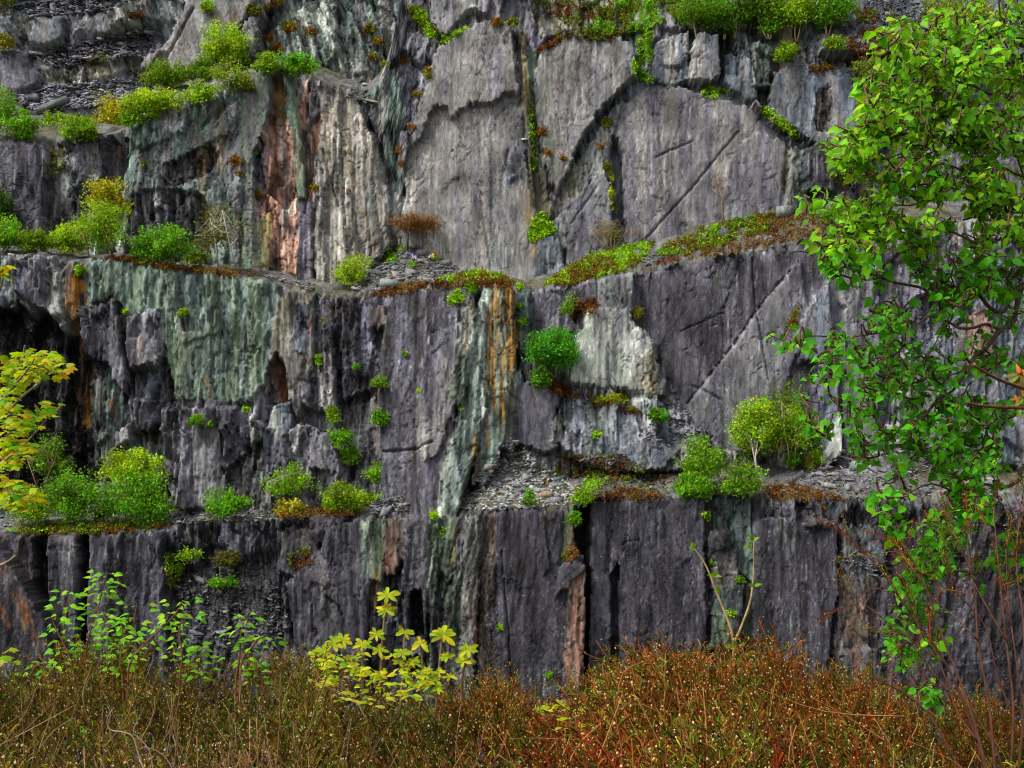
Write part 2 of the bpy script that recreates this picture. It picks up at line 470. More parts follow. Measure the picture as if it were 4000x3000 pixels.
def make_tier(T):
    nm, D = T['name'], T['D']
    x0, x1 = T.get('xr', (-180, 4180))
    xs = np.arange(x0, x1, T.get('step', 5.6))
    top = pl(T['top'], xs) + 22 * fbm(xs / 34, xs * 0 + 3.3, T['seed'], 4) + 14 * (vn(xs / 14, xs * 0, T['seed'] + 5) > 0.6)
    bot = pl(T['bot'], xs)
    nr = int((bot - top).max() / T.get('stepy', 5.8)) + 2
    t = np.linspace(0, 1, nr)
    y = bot[None] + (top - bot)[None] * t[:, None]
    x = np.broadcast_to(xs[None], y.shape).copy()
    rel, c, wet, pid = relief(x, y, T)
    up = y - top[None]
    rel = rel - 0.5 * np.clip(1 - up / 26, 0, 1) ** 2
    Y = D - rel
    V = np.stack([(x - CX) / F * D, Y, (YH - y) / F * D], -1)
    rows = [V]; cols = [c]; wets = [wet]; pids = [pid]
    if 'inner' in T:
        NL = 26
        iy = pl(T['inner'], xs) + 14 * fbm(xs / 60, xs * 0 + 1.7, T['seed'] + 9)
        Dn = T['Dn']
        inn = np.stack([V[-1, :, 0], np.full_like(xs, Dn), (YH - iy) / F * Dn], -1)
        sarr = np.linspace(0, 1, NL + 1)[1:]
        E0 = V[-1]; E1 = E0.copy()
        ker = np.ones(31) / 31
        for ax_ in (1, 2): E1[:, ax_] = np.convolve(np.pad(E0[:, ax_], 15, 'edge'), ker, 'valid')
        kk = np.clip(sarr * 3.5, 0, 1)[:, None, None]
        ed = E0[None] * (1 - kk) + E1[None] * kk
        Lr = ed * (1 - sarr[:, None, None]) + inn[None] * sarr[:, None, None]
        ux = Lr[..., 0]; uy = Lr[..., 1]
        b = np.sin(np.pi * sarr)[:, None]
        lum = (voro(ux, uy * 1.0, 1.3, 1.1, T['seed'] + 90))
        Lr[..., 2] += b * (fbm(ux / 3, uy / 3, T['seed'] + 91) * 1.5 + 0.5 * (h2(lum[0], lum[1], 5) - 0.5))
        g = np.clip(0.5 + 3 * fbm(ux / 5, uy / 4, T['seed'] + 92), 0, 1)[..., None]
        lc = np.array(PAL['grey']) * (1 - g) + np.array(PAL['olive']) * 0.7 * g
        lc = lc * (0.6 + 0.8 * h2(lum[0], lum[1], 6))[..., None]
        rows.append(Lr); cols.append(lc); wets.append(np.zeros(Lr.shape[:2])); pids.append(np.zeros(Lr.shape[:2], int))
    V = np.concatenate(rows); c = np.concatenate(cols); wet = np.concatenate(wets); pid = np.concatenate(pids)
    R, Cn = V.shape[:2]
    zb_add(V.reshape(-1, 3))
    idx = np.arange(R * Cn).reshape(R, Cn)
    q = np.stack([idx[:-1, :-1], idx[:-1, 1:], idx[1:, 1:], idx[1:, :-1]], -1).reshape(-1, 4)
    fp = pid[:-1, :-1].reshape(-1)
    fp[(np.arange(len(fp)) // (Cn - 1)) >= nr - 1] = 0
    ids, cnt = np.unique(fp, return_counts=True)
    for i_, n_ in zip(ids, cnt):
        if n_ < 150: fp[fp == i_] = 0
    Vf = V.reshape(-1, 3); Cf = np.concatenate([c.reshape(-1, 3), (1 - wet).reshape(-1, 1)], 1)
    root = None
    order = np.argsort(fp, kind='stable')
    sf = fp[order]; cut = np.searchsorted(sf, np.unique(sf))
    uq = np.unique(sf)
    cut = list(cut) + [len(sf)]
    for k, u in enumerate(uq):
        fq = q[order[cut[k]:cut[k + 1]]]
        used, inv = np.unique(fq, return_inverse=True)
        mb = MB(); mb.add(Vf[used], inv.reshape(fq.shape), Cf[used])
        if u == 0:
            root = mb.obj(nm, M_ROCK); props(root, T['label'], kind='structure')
        else:
            mb.obj('rock_slab' if u < 1000 else 'rock_block', M_ROCK, root)
    if root is None: raise RuntimeError('tier without a base')
    return root

def S(p, **k): k['p'] = p; return k

TOP = dict(name='top_cliff', label='broken grey cliff with slate rubble behind the upper tree terrace, top left', D=190.0, seed=100, xr=(-180, 1780), base=('grey', 'warm', 'teal'), lean=-0.25,
    top=[(-300, -230), (2000, -230)], bot=[(-300, 640), (500, 640), (900, 500), (1200, 420), (1800, 420)],
    mix=((0.0, 0.12, 'pale'), (0.2, 0.32, 'purple'), (0.4, 0.5, 'blue')),
    slabs=[
        S([(990, 330), (1060, 60), (1090, -240), (1700, -240), (1640, 150), (1560, 330), (1450, 420), (1250, 420)], o=0.5, r=0.9, f=0.6, c='teal', c2='grey', id=False, keep=0.7),
        S([(1180, 260), (1130, 60), (1190, 20), (1320, 30), (1330, 200), (1260, 300)], o=0.9, r=1.3, c='pale', c2='teal'),
        S([(570, 300), (640, 170), (720, 50), (760, -240), (1040, -240), (1000, 20), (930, 140), (850, 220), (700, 300)], o=0.9, r=0.14, f=0.35, c='warm', c2='grey', gx=0.12),
        S([(930, 150), (1000, 40), (1040, 50), (1000, 220), (960, 260)], o=1.5, r=0.2, f=0.3, c='grey', c2='purple'),
        S([(-40, 400), (-60, 200), (120, 205), (160, 300), (150, 400)], o=0.8, r=0.25, c='purple', c2='grey'),
        S([(120, 190), (140, 70), (200, 30), (260, 60), (250, 190)], o=1.0, r=0.25, c='warm', c2='blue'),
        S([(260, 190), (330, 50), (430, 50), (440, 150), (340, 200)], o=0.6, r=0.3, c='purple', c2='grey'),
        S([(470, 300), (490, 240), (640, 200), (560, 320)], o=1.1, r=0.2, c='grey', c2='warm'),
        S([(150, 330), (170, 270), (560, 230), (540, 300), (340, 320)], o=-0.3, r=0.8, c='grey', c2='olive'),
        S([(100, 270), (110, 200), (300, 165), (470, 125), (620, 95), (660, 150), (560, 220), (400, 245), (220, 280)], o=-0.6, gy=0.45, r=0.7, soft=22, c='blue', c2='deep'),
        S([(20, 70), (30, 10), (260, -30), (540, -20), (430, 50), (120, 80)], o=-0.6, gy=0.4, r=0.7, soft=22, c='blue', c2='deep'),
        S([(40, 440), (60, 380), (200, 325), (400, 315), (600, 280), (600, 380), (420, 460), (160, 470)], o=-0.4, gy=0.5, r=0.7, soft=22, c='blue', c2='deep'),
        S([(190, 450), (200, 420), (430, 410), (420, 470)], o=0.4, r=0.4, c='purple', c2='deep'),
    ],
    stains=[dict(p=[(930, 60), (915, 110)], w=16, c='rust'), dict(p=[(1225, 40), (1200, 210)], w=22, c='pale', a=0.7), dict(p=[(1300, 90), (1330, 200)], w=20, c='pale', a=0.7)],
    cracks=[dict(p=[(1022, 100), (1030, 210)], w=5, d=1.2), dict(p=[(760, 40), (690, 160), (640, 250)], w=5, d=0.6)])

UPPER = dict(name='upper_cliff', label='upper cliff tier of tall smooth grey slate slabs and fluted columns', D=178.0, seed=200, base=('grey', 'purple', 'teal'), lean=-0.03,
    top=[(-300, 540), (0, 545), (180, 560), (270, 548), (430, 530), (505, 520), (530, 455), (570, 432), (730, 400), (900, 360), (940, 330), (1000, 272), (1120, 258), (1180, 275), (1240, 300), (1330, 345), (1420, 375), (1480, 310), (1530, 150), (1590, -180), (1700, -260), (4300, -260)],
    bot=[(-300, 1040), (900, 1100), (1300, 1150), (1440, 1080), (1560, 1030), (1750, 1080), (2000, 1160), (2130, 1130), (2560, 1000), (3000, 880), (4300, 820)],
    inner=[(-300, 430), (0, 425), (200, 440), (450, 440), (560, 345), (640, 310), (900, 250), (1000, 225), (1200, 245), (1400, 330), (1500, 280), (1560, 80), (1620, -270), (1700, -300), (4300, -300)], Dn=192.0,
    mix=((0.0, 0.1, 'warm'), (0.15, 0.24, 'teal'), (0.3, 0.38, 'pale'), (0.42, 0.52, 'blue'), (0.55, 0.59, 'ochre')),
    slabs=[
        # left end wall, dark
        S([(-300, 1000), (-300, 500), (160, 540), (175, 700), (170, 950)], o=0.5, r=0.35, f=0.7, c='purple', c2='deep', wet=0.2),
        S([(165, 960), (180, 560), (260, 560), (300, 640), (280, 800), (330, 960)], o=-1.6, r=1.0, f=0.6, c='deep', c2='grey', wet=0.2),
        S([(255, 650), (290, 550), (390, 545), (400, 690), (330, 700)], o=0.4, r=0.4, f=0.5, c='purple', c2='grey'),
        S([(400, 720), (420, 540), (510, 520), (500, 640), (480, 740)], o=-1.4, r=0.5, f=0.7, c='deep', c2='purple', wet=0.3),
        # big left buttress
        S([(480, 960), (490, 700), (520, 500), (570, 425), (760, 395), (960, 340), (1000, 500), (960, 700), (950, 1080), (700, 1020)], o=1.6, r=0.5, f=0.4, c='teal', c2='grey', id=False, keep=0.4, gx=0.06),
        S([(640, 650), (700, 560), (830, 510), (930, 420), (955, 440), (900, 540), (760, 610), (660, 660)], o=2.1, r=0.3, f=0.3, gy=-0.15, c='grey', c2='teal'),
        S([(560, 600), (520, 560), (580, 440), (780, 400), (900, 380), (920, 410), (800, 500), (690, 560)], o=2.0, r=0.8, c='grey', c2='teal'),
        S([(640, 740), (640, 660), (720, 625), (840, 580), (860, 620), (830, 700), (720, 730)], o=0.9, r=1.2, c='dark', c2='deep', wet=0.2),  # cave hollow, its shade put into the colour
        S([(570, 770), (570, 650), (640, 640), (640, 760)], o=1.3, r=0.5, f=0.6, c='deep', c2='teal', wet=0.3),
        S([(500, 940), (510, 770), (640, 745), (800, 770), (850, 880), (800, 1000), (640, 1000)], o=0.7, r=1.0, c='dark', c2='grey', wet=0.2),
        # green grey pillar and pink broken rock
        S([(950, 1080), (960, 620), (945, 420), (1000, 285), (1120, 262), (1140, 330), (1080, 420), (1050, 520), (1000, 620), (1005, 1080)], o=2.0, r=0.16, f=0.35, c='grey', c2='green', gx=0.15),
        S([(1010, 1100), (1000, 680), (1040, 520), (1090, 400), (1190, 300), (1280, 430), (1290, 640), (1230, 760), (1240, 1120)], o=0.1, r=1.15, f=0.4, c='pink', c2='grey', keep=0.3, id=False),
        S([(1075, 470), (1070, 310), (1110, 300), (1130, 470), (1110, 480)], o=0.0, r=0.2, c='ochre', c2='brown'),
        S([(1130, 480), (1120, 290), (1150, 280), (1190, 600), (1200, 800), (1170, 800)], o=1.4, r=0.2, c='green', c2='teal'),
        S([(1230, 600), (1215, 500), (1260, 430), (1275, 520), (1260, 610)], o=-0.6, r=0.2, c='rust', c2='pink'),
        S([(1000, 1090), (1005, 860), (1060, 830), (1060, 1090)], o=0.9, r=0.3, f=0.6, c='ochre', c2='green'),
        S([(1080, 1100), (1070, 900), (1160, 850), (1170, 1100)], o=0.1, r=0.6, c='rust', c2='pink', a=0.6),
        S([(1160, 1110), (1165, 790), (1235, 790), (1235, 950), (1210, 1120)], o=0.8, r=0.5, c='purple', c2='grey'),
        # fluted beige columns
        S([(1235, 1120), (1240, 700), (1265, 320), (1380, 330), (1440, 520), (1500, 640), (1525, 760), (1530, 960), (1430, 1080), (1340, 1120)], o=1.5, r=0.3, f=1.9, c='beige', c2='warm', gx=-0.06, jag=0.7),
        S([(1440, 470), (1400, 340), (1450, 240), (1540, 260), (1590, 420), (1560, 560), (1570, 700), (1560, 960), (1530, 960), (1520, 650)], o=0.2, r=0.7, f=1.5, c='warm', c2='teal'),
        # great centre slab, its upper sheet overhanging
        S([(1570, 960), (1585, 700), (1600, 600), (1640, 430), (1700, 220), (1770, 160), (1860, 110), (1960, 95), (2040, 140), (2052, 300), (2045, 480), (2065, 700), (2095, 900), (2120, 1180), (1600, 1180)], o=1.0, r=0.1, f=0.12, c='warm', c2='grey', gx=0.05, jag=0.5),
        S([(1598, 590), (1640, 430), (1700, 220), (1770, 160), (1860, 110), (1960, 95), (2040, 140), (2050, 290), (2042, 400), (2028, 405), (2000, 380), (1960, 392), (1930, 420), (1890, 430), (1850, 420), (1800, 448), (1772, 482), (1755, 470), (1748, 432), (1700, 430), (1680, 470), (1640, 560)], o=1.9, r=0.1, f=0.14, c='grey', c2='warm', gx=0.05, jag=0.45, soft=2.0),
        S([(1990, 720), (1980, 640), (2020, 560), (2050, 590), (2040, 700)], o=1.5, r=0.3, c='blue', c2='grey'),
        # slot and pale rib beside it
        S([(2040, 480), (2030, 140), (2056, 150), (2075, 420), (2085, 640), (2120, 850), (2150, 1150), (2105, 1150), (2085, 880)], o=1.2, r=0.35, f=0.9, c='teal', c2='ochre'),
        S([(2030, 430), (2012, 160), (2026, 150), (2040, 300)], o=0.0, r=0.2, c='grey'),
        S([(2082, 760), (2070, 400), (2090, 240), (2130, 200), (2100, 420), (2130, 700), (2150, 850), (2110, 860)], o=0.0, r=0.6, f=0.9, c='olive', c2='teal'),
        S([(2095, 460), (2085, 300), (2120, 205), (2190, 155), (2330, 145), (2420, 165), (2475, 210), (2478, 320), (2400, 390), (2330, 470), (2260, 580), (2210, 700), (2180, 760), (2150, 720), (2110, 560)], o=1.8, r=0.14, f=0.5, c='warm', c2='grey', gx=0.12),
        S([(2180, 980), (2190, 740), (2260, 620), (2310, 560), (2390, 420), (2430, 400), (2400, 560), (2395, 700), (2330, 720), (2320, 980)], o=0.7, r=0.45, f=0.7, c='grey', c2='olive'),
        S([(2210, 1100), (2230, 800), (2330, 690), (2395, 720), (2400, 930), (2330, 1030)], o=1.2, r=0.12, f=0.15, c='purple', c2='grey'),
        S([(2070, 1180), (2080, 950), (2150, 930), (2200, 960), (2210, 1180)], o=1.6, r=0.3, f=0.6, c='blue', c2='grey'),
        # broad dark slabs on the right
        S([(2395, 980), (2395, 800), (2385, 600), (2400, 540), (2440, 600), (2450, 980)], o=-1.6, r=0.15, c='deep', c2='blue', gx=0.0),  # narrow recess; dark colour stands in for the left mass's shadow
        S([(2440, 1000), (2430, 600), (2400, 540), (2430, 420), (2520, 350), (2650, 345), (2800, 380), (2930, 430), (3070, 540), (3140, 700), (3140, 880), (2700, 960)], o=0.7, r=0.08, f=0.14, c='purple', c2='warm', gx=-0.03, jag=0.6),
        S([(2835, 930), (2840, 640), (2890, 570), (2960, 520), (3060, 560), (3100, 640), (3090, 860), (3000, 900)], o=1.1, r=0.1, f=0.2, c='purple', c2='grey'),
        S([(3040, 850), (3060, 600), (3110, 570), (3150, 640), (3150, 840)], o=1.0, r=0.6, f=0.6, c='teal', c2='warm'),
        S([(3140, 760), (3130, 600), (3200, 550), (3250, 600), (3260, 760)], o=1.7, r=0.3, c='deep', c2='blue'),
        S([(2990, 440), (3020, 300), (3080, 240), (3180, 255), (3440, 290), (3470, 560), (3300, 600), (3160, 560), (3060, 490)], o=0.9, r=0.16, f=0.3, c='blue', c2='grey', gy=0.08),
        S([(3180, 520), (3180, 380), (3230, 340), (3250, 430), (3230, 520)], o=0.2, r=0.9, c='brown', c2='deep'),
        S([(2680, 330), (2700, 180), (2720, 140), (2805, 150), (2810, 300), (2760, 340)], o=1.4, r=0.2, f=0.3, c='blue', c2='warm'),
        S([(2540, 330), (2560, 170), (2690, 130), (2690, 320), (2620, 350)], o=1.0, r=0.35, f=0.3, c='blue', c2='warm'),
        S([(2820, 330), (2830, 200), (2930, 240), (2960, 400), (2900, 400)], o=0.8, r=0.45, f=0.4, c='blue', c2='grey'),
        S([(2930, 350), (2940, 160), (3020, 170), (3010, 340)], o=0.5, r=0.9, f=0.5, c='teal', c2='grey'),
        S([(1690, 100), (1670, -20), (1690, -260), (1900, -260), (1860, 20), (1790, 90), (1740, 145)], o=0.6, r=0.14, f=0.25, c='grey', c2='warm'),
        S([(1900, 80), (1920, -20), (2060, 0), (2120, 180), (2060, 230), (2040, 130)], o=0.6, r=0.5, f=0.4, c='purple', c2='grey'),
        S([(2500, 110), (2300, 130), (2200, 130), (2120, 170), (2080, 60), (2060, -260), (3200, -260), (3200, 60), (2800, 120)], o=-1.0, gy=0.55, r=0.8, c='grey', c2='olive', id=False, keep=0.4),
        S([(3200, 210), (3250, -260), (4300, -260), (4300, 250), (3500, 260)], o=-2.0, gy=0.8, r=0.45, c='blue', c2='deep', id=False),
        S([(3490, 800), (3480, 560), (3600, 420), (4300, 420), (4300, 820)], o=0.6, r=0.16, f=0.3, c='purple', c2='grey', gx=-0.03),
    ],
    stains=[dict(p=[(455, 560), (430, 690)], w=10, c='orange'), dict(p=[(2070, 330), (2062, 470)], w=14, c='pink'),
            dict(p=[(2045, 720), (2060, 860), (2090, 1010)], w=16, c='ochre', a=0.75), dict(p=[(1775, 300), (1785, 600), (1760, 760), (1745, 930)], w=7, c='pale', a=0.7),
            dict(p=[(1150, 560), (1140, 700)], w=45, c='pink', a=0.7), dict(p=[(1040, 560), (1100, 700)], w=40, c='pink', a=0.55),
            dict(p=[(1100, 930), (1105, 1080)], w=26, c='rust', a=0.85), dict(p=[(1020, 900), (1020, 1060)], w=22, c='ochre', a=0.6),
            dict(p=[(1235, 500), (1205, 760)], w=14, c='rust', a=0.6), dict(p=[(870, 550), (880, 660)], w=20, c='ochre', a=0.4),
            dict(p=[(3085, 590), (3080, 700)], w=24, c='beige', a=0.6), dict(p=[(2000, 820), (2010, 1000)], w=18, c='deep', a=0.5),
            dict(p=[(1345, 560), (1470, 1000)], w=16, c='ochre', a=0.4), dict(p=[(1700, 1000), (1650, 1080)], w=60, c='olive', a=0.5),
            dict(p=[(2130, 300), (2140, 560), (2160, 700)], w=22, c='green', a=0.7), dict(p=[(2220, 160), (2200, 400)], w=12, c='pale', a=0.5)],
    cracks=[dict(p=[(1440, 470), (1490, 570), (1500, 640), (1512, 720)], w=9, d=1.4), dict(p=[(2003, 150), (2012, 230), (2022, 340)], w=4, d=1.3),
            dict(p=[(1270, 600), (1290, 700), (1330, 820)], w=4, d=0.7), dict(p=[(1880, 760), (1890, 880), (1920, 1060)], w=4, d=0.3),
            dict(p=[(2510, 950), (2700, 740), (2880, 520)], w=4, d=0.35), dict(p=[(2560, 620), (2700, 560)], w=4, d=0.3), dict(p=[(2230, 880), (2330, 740)], w=4, d=0.3),
            dict(p=[(1330, 420), (1345, 700), (1360, 1000)], w=3, d=0.6), dict(p=[(1985, 600), (1975, 650), (2000, 690)], w=5, d=0.6)])

MIDDLE = dict(name='middle_cliff', label='middle cliff tier of dark slate with green, orange stained and smooth purple faces', D=168.0, seed=300, base=('purple', 'grey', 'green'), lean=-0.02,
    top=[(-300, 975), (0, 985), (130, 990), (200, 1000), (250, 1020), (330, 1005), (420, 1005), (520, 1015), (620, 1040), (780, 1062), (900, 1065), (1100, 1100), (1240, 1140), (1420, 1145), (1560, 1132), (1700, 1112), (1850, 1095), (2010, 1105), (2060, 1120), (2130, 1118), (2230, 1100), (2330, 1078), (2480, 1062), (2560, 1042), (2700, 1012), (2900, 978), (3000, 962), (3150, 932), (3300, 900), (3500, 870), (4300, 820)],
    bot=[(-300, 2080), (400, 2080), (1000, 2080), (1500, 2080), (1760, 2060), (1850, 1950), (2000, 1850), (2150, 1900), (2400, 1950), (2800, 1900), (3350, 1880), (3500, 1800), (4300, 1900)],
    inner=[(-300, 940), (0, 950), (500, 1000), (900, 1030), (1200, 1085), (1380, 1075), (1430, 1010), (1500, 965), (1560, 945), (1620, 955), (1680, 985), (1750, 1020), (1850, 1058), (2000, 1085), (2050, 1090), (2130, 1060), (2300, 965), (2460, 930), (2560, 925), (2700, 870), (2850, 825), (3000, 805), (3300, 790), (4300, 740)], Dn=180.0,
    mix=((0.0, 0.1, 'grey'), (0.15, 0.3, 'deep'), (0.35, 0.45, 'blue'), (0.5, 0.56, 'brown'), (0.6, 0.66, 'pale')),
    slabs=[
        # black wet recess at the left, with cave shade painted into the black
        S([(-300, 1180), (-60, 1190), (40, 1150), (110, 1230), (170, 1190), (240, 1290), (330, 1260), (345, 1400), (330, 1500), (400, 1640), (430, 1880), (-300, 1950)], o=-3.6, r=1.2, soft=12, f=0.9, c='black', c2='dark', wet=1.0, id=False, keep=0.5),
        S([(60, 1140), (40, 1040), (120, 1010), (240, 1060), (250, 1150), (300, 1230), (230, 1240), (140, 1200)], o=0.8, r=0.9, f=0.4, c='purple', c2='grey'),
        S([(-300, 1200), (-300, 980), (60, 1000), (80, 1100), (40, 1200)], o=-0.6, r=1.0, c='deep', c2='blue', wet=0.3),
        S([(225, 1060), (260, 1020), (345, 1010), (340, 1200), (290, 1260), (250, 1220)], o=-0.2, r=0.4, f=0.9, c='brown', c2='deep'),
        S([(310, 1250), (300, 1200), (410, 1190), (450, 1160), (480, 1300), (500, 1480), (470, 1500), (390, 1420), (330, 1380)], o=0.4, r=0.7, c='deep', c2='purple'),
        S([(330, 1640), (350, 1420), (470, 1420), (510, 1520), (500, 1700), (440, 1830), (380, 1820)], o=-1.4, r=0.7, f=1.4, c='dark', c2='teal', wet=0.6),
        # green streaked face
        S([(340, 1200), (330, 1010), (640, 1040), (900, 1065), (1080, 1105), (1110, 1180), (1070, 1360), (1040, 1500), (960, 1580), (800, 1560), (680, 1560), (640, 1350), (520, 1250), (450, 1160)], o=0.6, r=0.42, f=1.5, c='green', c2='teal', id=True, keep=0.4),
        S([(690, 1010), (690, 1120), (720, 1300), (780, 1300), (800, 1100), (770, 1040)], o=0.0, r=0.4, f=1.2, c='deep', c2='teal'),
        S([(490, 1450), (500, 1240), (640, 1200), (640, 1400), (600, 1440)], o=0.9, r=0.7, c='purple', c2='grey'),
        S([(500, 1440), (500, 1330), (570, 1310), (610, 1340), (615, 1430)], o=1.1, r=0.3, c='purple', c2='brown'),
        S([(560, 1430), (570, 1320), (620, 1340), (615, 1420)], o=1.4, r=0.3, c='purple', c2='grey', gx=-0.4),
        S([(410, 1330), (440, 1170), (470, 1280), (500, 1450), (490, 1530), (440, 1480)], o=1.0, r=0.4, c='purple', c2='grey', gx=0.3),
        S([(520, 1690), (520, 1560), (600, 1560), (625, 1650), (600, 1690)], o=1.5, r=0.5, c='purple', c2='deep'),
        S([(450, 1760), (450, 1690), (520, 1650), (520, 1720)], o=1.0, r=0.2, c='grey', c2='purple'),
        # olive columns
        S([(1050, 1560), (1080, 1180), (1150, 1115), (1220, 1130), (1240, 1500), (1160, 1640), (1130, 1560), (1105, 1400)], o=0.9, r=0.3, f=1.5, c='warm', c2='olive'),
        S([(1045, 1570), (1050, 1450), (1085, 1375), (1110, 1440), (1125, 1570)], o=-0.7, r=0.8, c='brown', c2='rust', a=0.9),
        S([(1040, 1720), (1060, 1580), (1120, 1570), (1150, 1640), (1100, 1750)], o=0.5, r=0.35, f=0.6, c='blue', c2='pale'),
        S([(1150, 1380), (1150, 1190), (1210, 1190), (1220, 1300), (1200, 1390)], o=0.9, r=0.7, c='purple', c2='blue'),
        S([(1170, 1560), (1170, 1450), (1280, 1440), (1290, 1560), (1220, 1600)], o=1.2, r=0.4, c='deep', c2='purple'),
        S([(1220, 1600), (1240, 1150), (1300, 1150), (1310, 1600)], o=0.2, r=0.9, f=0.9, c='purple', c2='warm'),
        S([(1330, 1560), (1310, 1160), (1480, 1155), (1500, 1260), (1490, 1500)], o=0.4, r=0.9, f=0.9, c='purple', c2='deep', id=False, keep=0.7),
        S([(1440, 1290), (1440, 1200), (1500, 1200), (1530, 1280), (1480, 1300)], o=1.5, r=0.3, c='deep', c2='brown'),
        # lower purple columns on the left
        S([(680, 2100), (640, 1800), (620, 1600), (960, 1590), (1080, 1700), (1080, 2100)], o=1.3, r=1.0, f=1.0, c='purple', c2='grey', id=False, keep=0.8),
        S([(700, 1990), (720, 1700), (780, 1670), (860, 1680), (900, 1990)], o=1.9, r=0.4, f=1.2, c='purple', c2='grey'),
        S([(1090, 2100), (1060, 1740), (1170, 1650), (1290, 1690), (1340, 1800), (1300, 2100)], o=1.2, r=0.85, f=0.5, c='purple', c2='grey', id=False, keep=0.6),
        S([(1210, 1830), (1220, 1720), (1290, 1690), (1330, 1800), (1310, 1850)], o=1.9, r=0.4, c='purple', c2='grey'),
        # central buttress, leaning out towards its foot
        S([(1480, 1560), (1500, 1300), (1530, 1160), (1860, 1110), (1850, 1300), (1800, 1400), (1780, 1650), (1780, 1750), (1755, 2090), (1500, 2090), (1500, 1800)], o=4.2, gy=0.20, r=0.22, f=0.55, c='deep', c2='purple', jag=0.7),
        S([(1640, 1700), (1650, 1450), (1730, 1310), (1800, 1290), (1800, 1420), (1780, 1600), (1720, 1800), (1660, 1820)], o=4.6, gy=0.2, r=0.2, f=0.7, c='warm', c2='purple'),
        S([(1705, 2090), (1735, 1850), (1785, 1640), (1795, 1420), (1850, 1240), (1890, 1105), (1940, 1105), (1925, 1350), (1910, 1560), (1885, 1740), (1850, 1840), (1800, 1990), (1780, 2090)], o=4.6, gy=0.2, r=0.55, f=1.5, c='teal', c2='pale', jag=1.2),
        S([(1770, 1560), (1790, 1300), (1840, 1160), (1870, 1250), (1840, 1450), (1810, 1640)], o=5.0, gy=0.2, r=0.6, f=1.2, c='grey', c2='green'),
        S([(1830, 1500), (1850, 1300), (1890, 1180), (1900, 1350), (1880, 1560), (1850, 1700)], o=4.1, gy=0.15, r=0.4, f=1.2, c='pale', c2='teal'),
        # orange stained strip
        S([(1900, 1560), (1920, 1300), (1930, 1100), (2000, 1100), (2025, 1350), (2015, 1520), (1990, 1680), (1960, 1760), (1930, 1720)], o=3.0, gy=0.08, r=0.6, f=1.6, c='olive', c2='teal', jag=1.3),
        S([(1840, 1900), (1880, 1700), (1910, 1600), (1960, 1740), (1930, 1840), (1890, 1900)], o=4.2, gy=0.1, r=0.6, f=1.2, c='teal', c2='pale'),
        S([(1965, 1740), (1990, 1600), (2010, 1480), (2035, 1420), (2050, 1560), (2020, 1720), (1990, 1780)], o=2.6, r=0.4, f=0.8, c='teal', c2='warm'),
        S([(2015, 1330), (2000, 1110), (2070, 1110), (2085, 1300), (2060, 1400)], o=0.4, r=0.5, f=1.1, c='teal', c2='purple'),
        # right of the corner
        S([(2070, 1330), (2080, 1120), (2160, 1130), (2230, 1140), (2250, 1290), (2160, 1320)], o=-0.6, r=0.2, f=0.6, c='purple', c2='grey'),
        S([(2005, 1730), (2020, 1540), (2060, 1490), (2190, 1540), (2205, 1730), (2130, 1780)], o=2.2, r=0.12, f=0.3, c='deep', c2='purple'),
        S([(2230, 1200), (2230, 1120), (2330, 1090), (2340, 1200)], o=0.2, r=0.4, f=0.5, c='purple', c2='deep'),
        S([(2330, 1240), (2335, 1085), (2480, 1070), (2490, 1220)], o=0.9, r=0.3, f=0.5, c='grey', c2='teal'),
        S([(2220, 1500), (2240, 1320), (2280, 1280), (2290, 1210), (2460, 1220), (2530, 1290), (2560, 1400), (2560, 1530), (2480, 1540), (2300, 1510)], o=1.5, r=0.14, f=0.5, c='grey', c2='pale', jag=0.6),
        S([(2480, 1540), (2490, 1400), (2540, 1370), (2600, 1480), (2590, 1560)], o=1.9, r=0.5, c='olive', c2='grey'),
        S([(2470, 1260), (2480, 1080), (2700, 1015), (3000, 960), (3270, 905), (3300, 1250), (3290, 1760), (2850, 1760), (2740, 1680), (2640, 1540), (2560, 1330)], o=-1.0, r=0.07, f=0.5, c='purple', c2='deep', jag=0.4),
        S([(2690, 1640), (2700, 1560), (2880, 1330), (2960, 1210), (3090, 1050), (3130, 1000), (3160, 1200), (3080, 1500), (3040, 1780), (2850, 1760)], o=-0.45, r=0.07, f=0.35, c='purple', c2='grey', jag=0.4),
        S([(3100, 1330), (3170, 1180), (3240, 1090), (3250, 1280), (3210, 1400), (3130, 1420)], o=0.2, r=0.12, f=0.3, c='blue', c2='grey'),
        S([(3180, 1760), (3200, 1400), (3270, 1400), (3290, 1760)], o=0.5, r=0.3, f=0.6, c='purple', c2='blue'),
        S([(3200, 1820), (3230, 1680), (3280, 1620), (3270, 1780), (3220, 1830)], o=2.2, r=0.12, c='blue', c2='pale', gx=0.3),
        S([(3290, 1760), (3300, 1250), (3270, 900), (3420, 880), (3450, 1500), (3400, 1760)], o=0.3, r=0.22, f=0.5, c='purple', c2='grey'),
        S([(3640, 1800), (3620, 1480), (3680, 1180), (3750, 1000), (4300, 1000), (4300, 1850)], o=0.9, r=0.5, f=0.6, c='grey', c2='blue', id=False, keep=0.6),
        S([(3740, 1460), (3740, 1240), (3860, 1220), (3880, 1440)], o=1.4, r=0.4, f=0.8, c='brown', c2='pink', a=0.7),
        # broken ramp below the round bush
        S([(2140, 1720), (2190, 1540), (2300, 1560), (2560, 1560), (2740, 1680), (2760, 1760), (2640, 1850), (2400, 1850), (2230, 1790)], o=2.0, gy=0.25, r=0.8, f=0.2, c='blue', c2='grey', id=False, keep=0.6),
        S([(2400, 1810), (2430, 1740), (2560, 1720), (2640, 1780), (2560, 1850)], o=3.2, r=0.3, c='blue', c2='grey'),
    ],
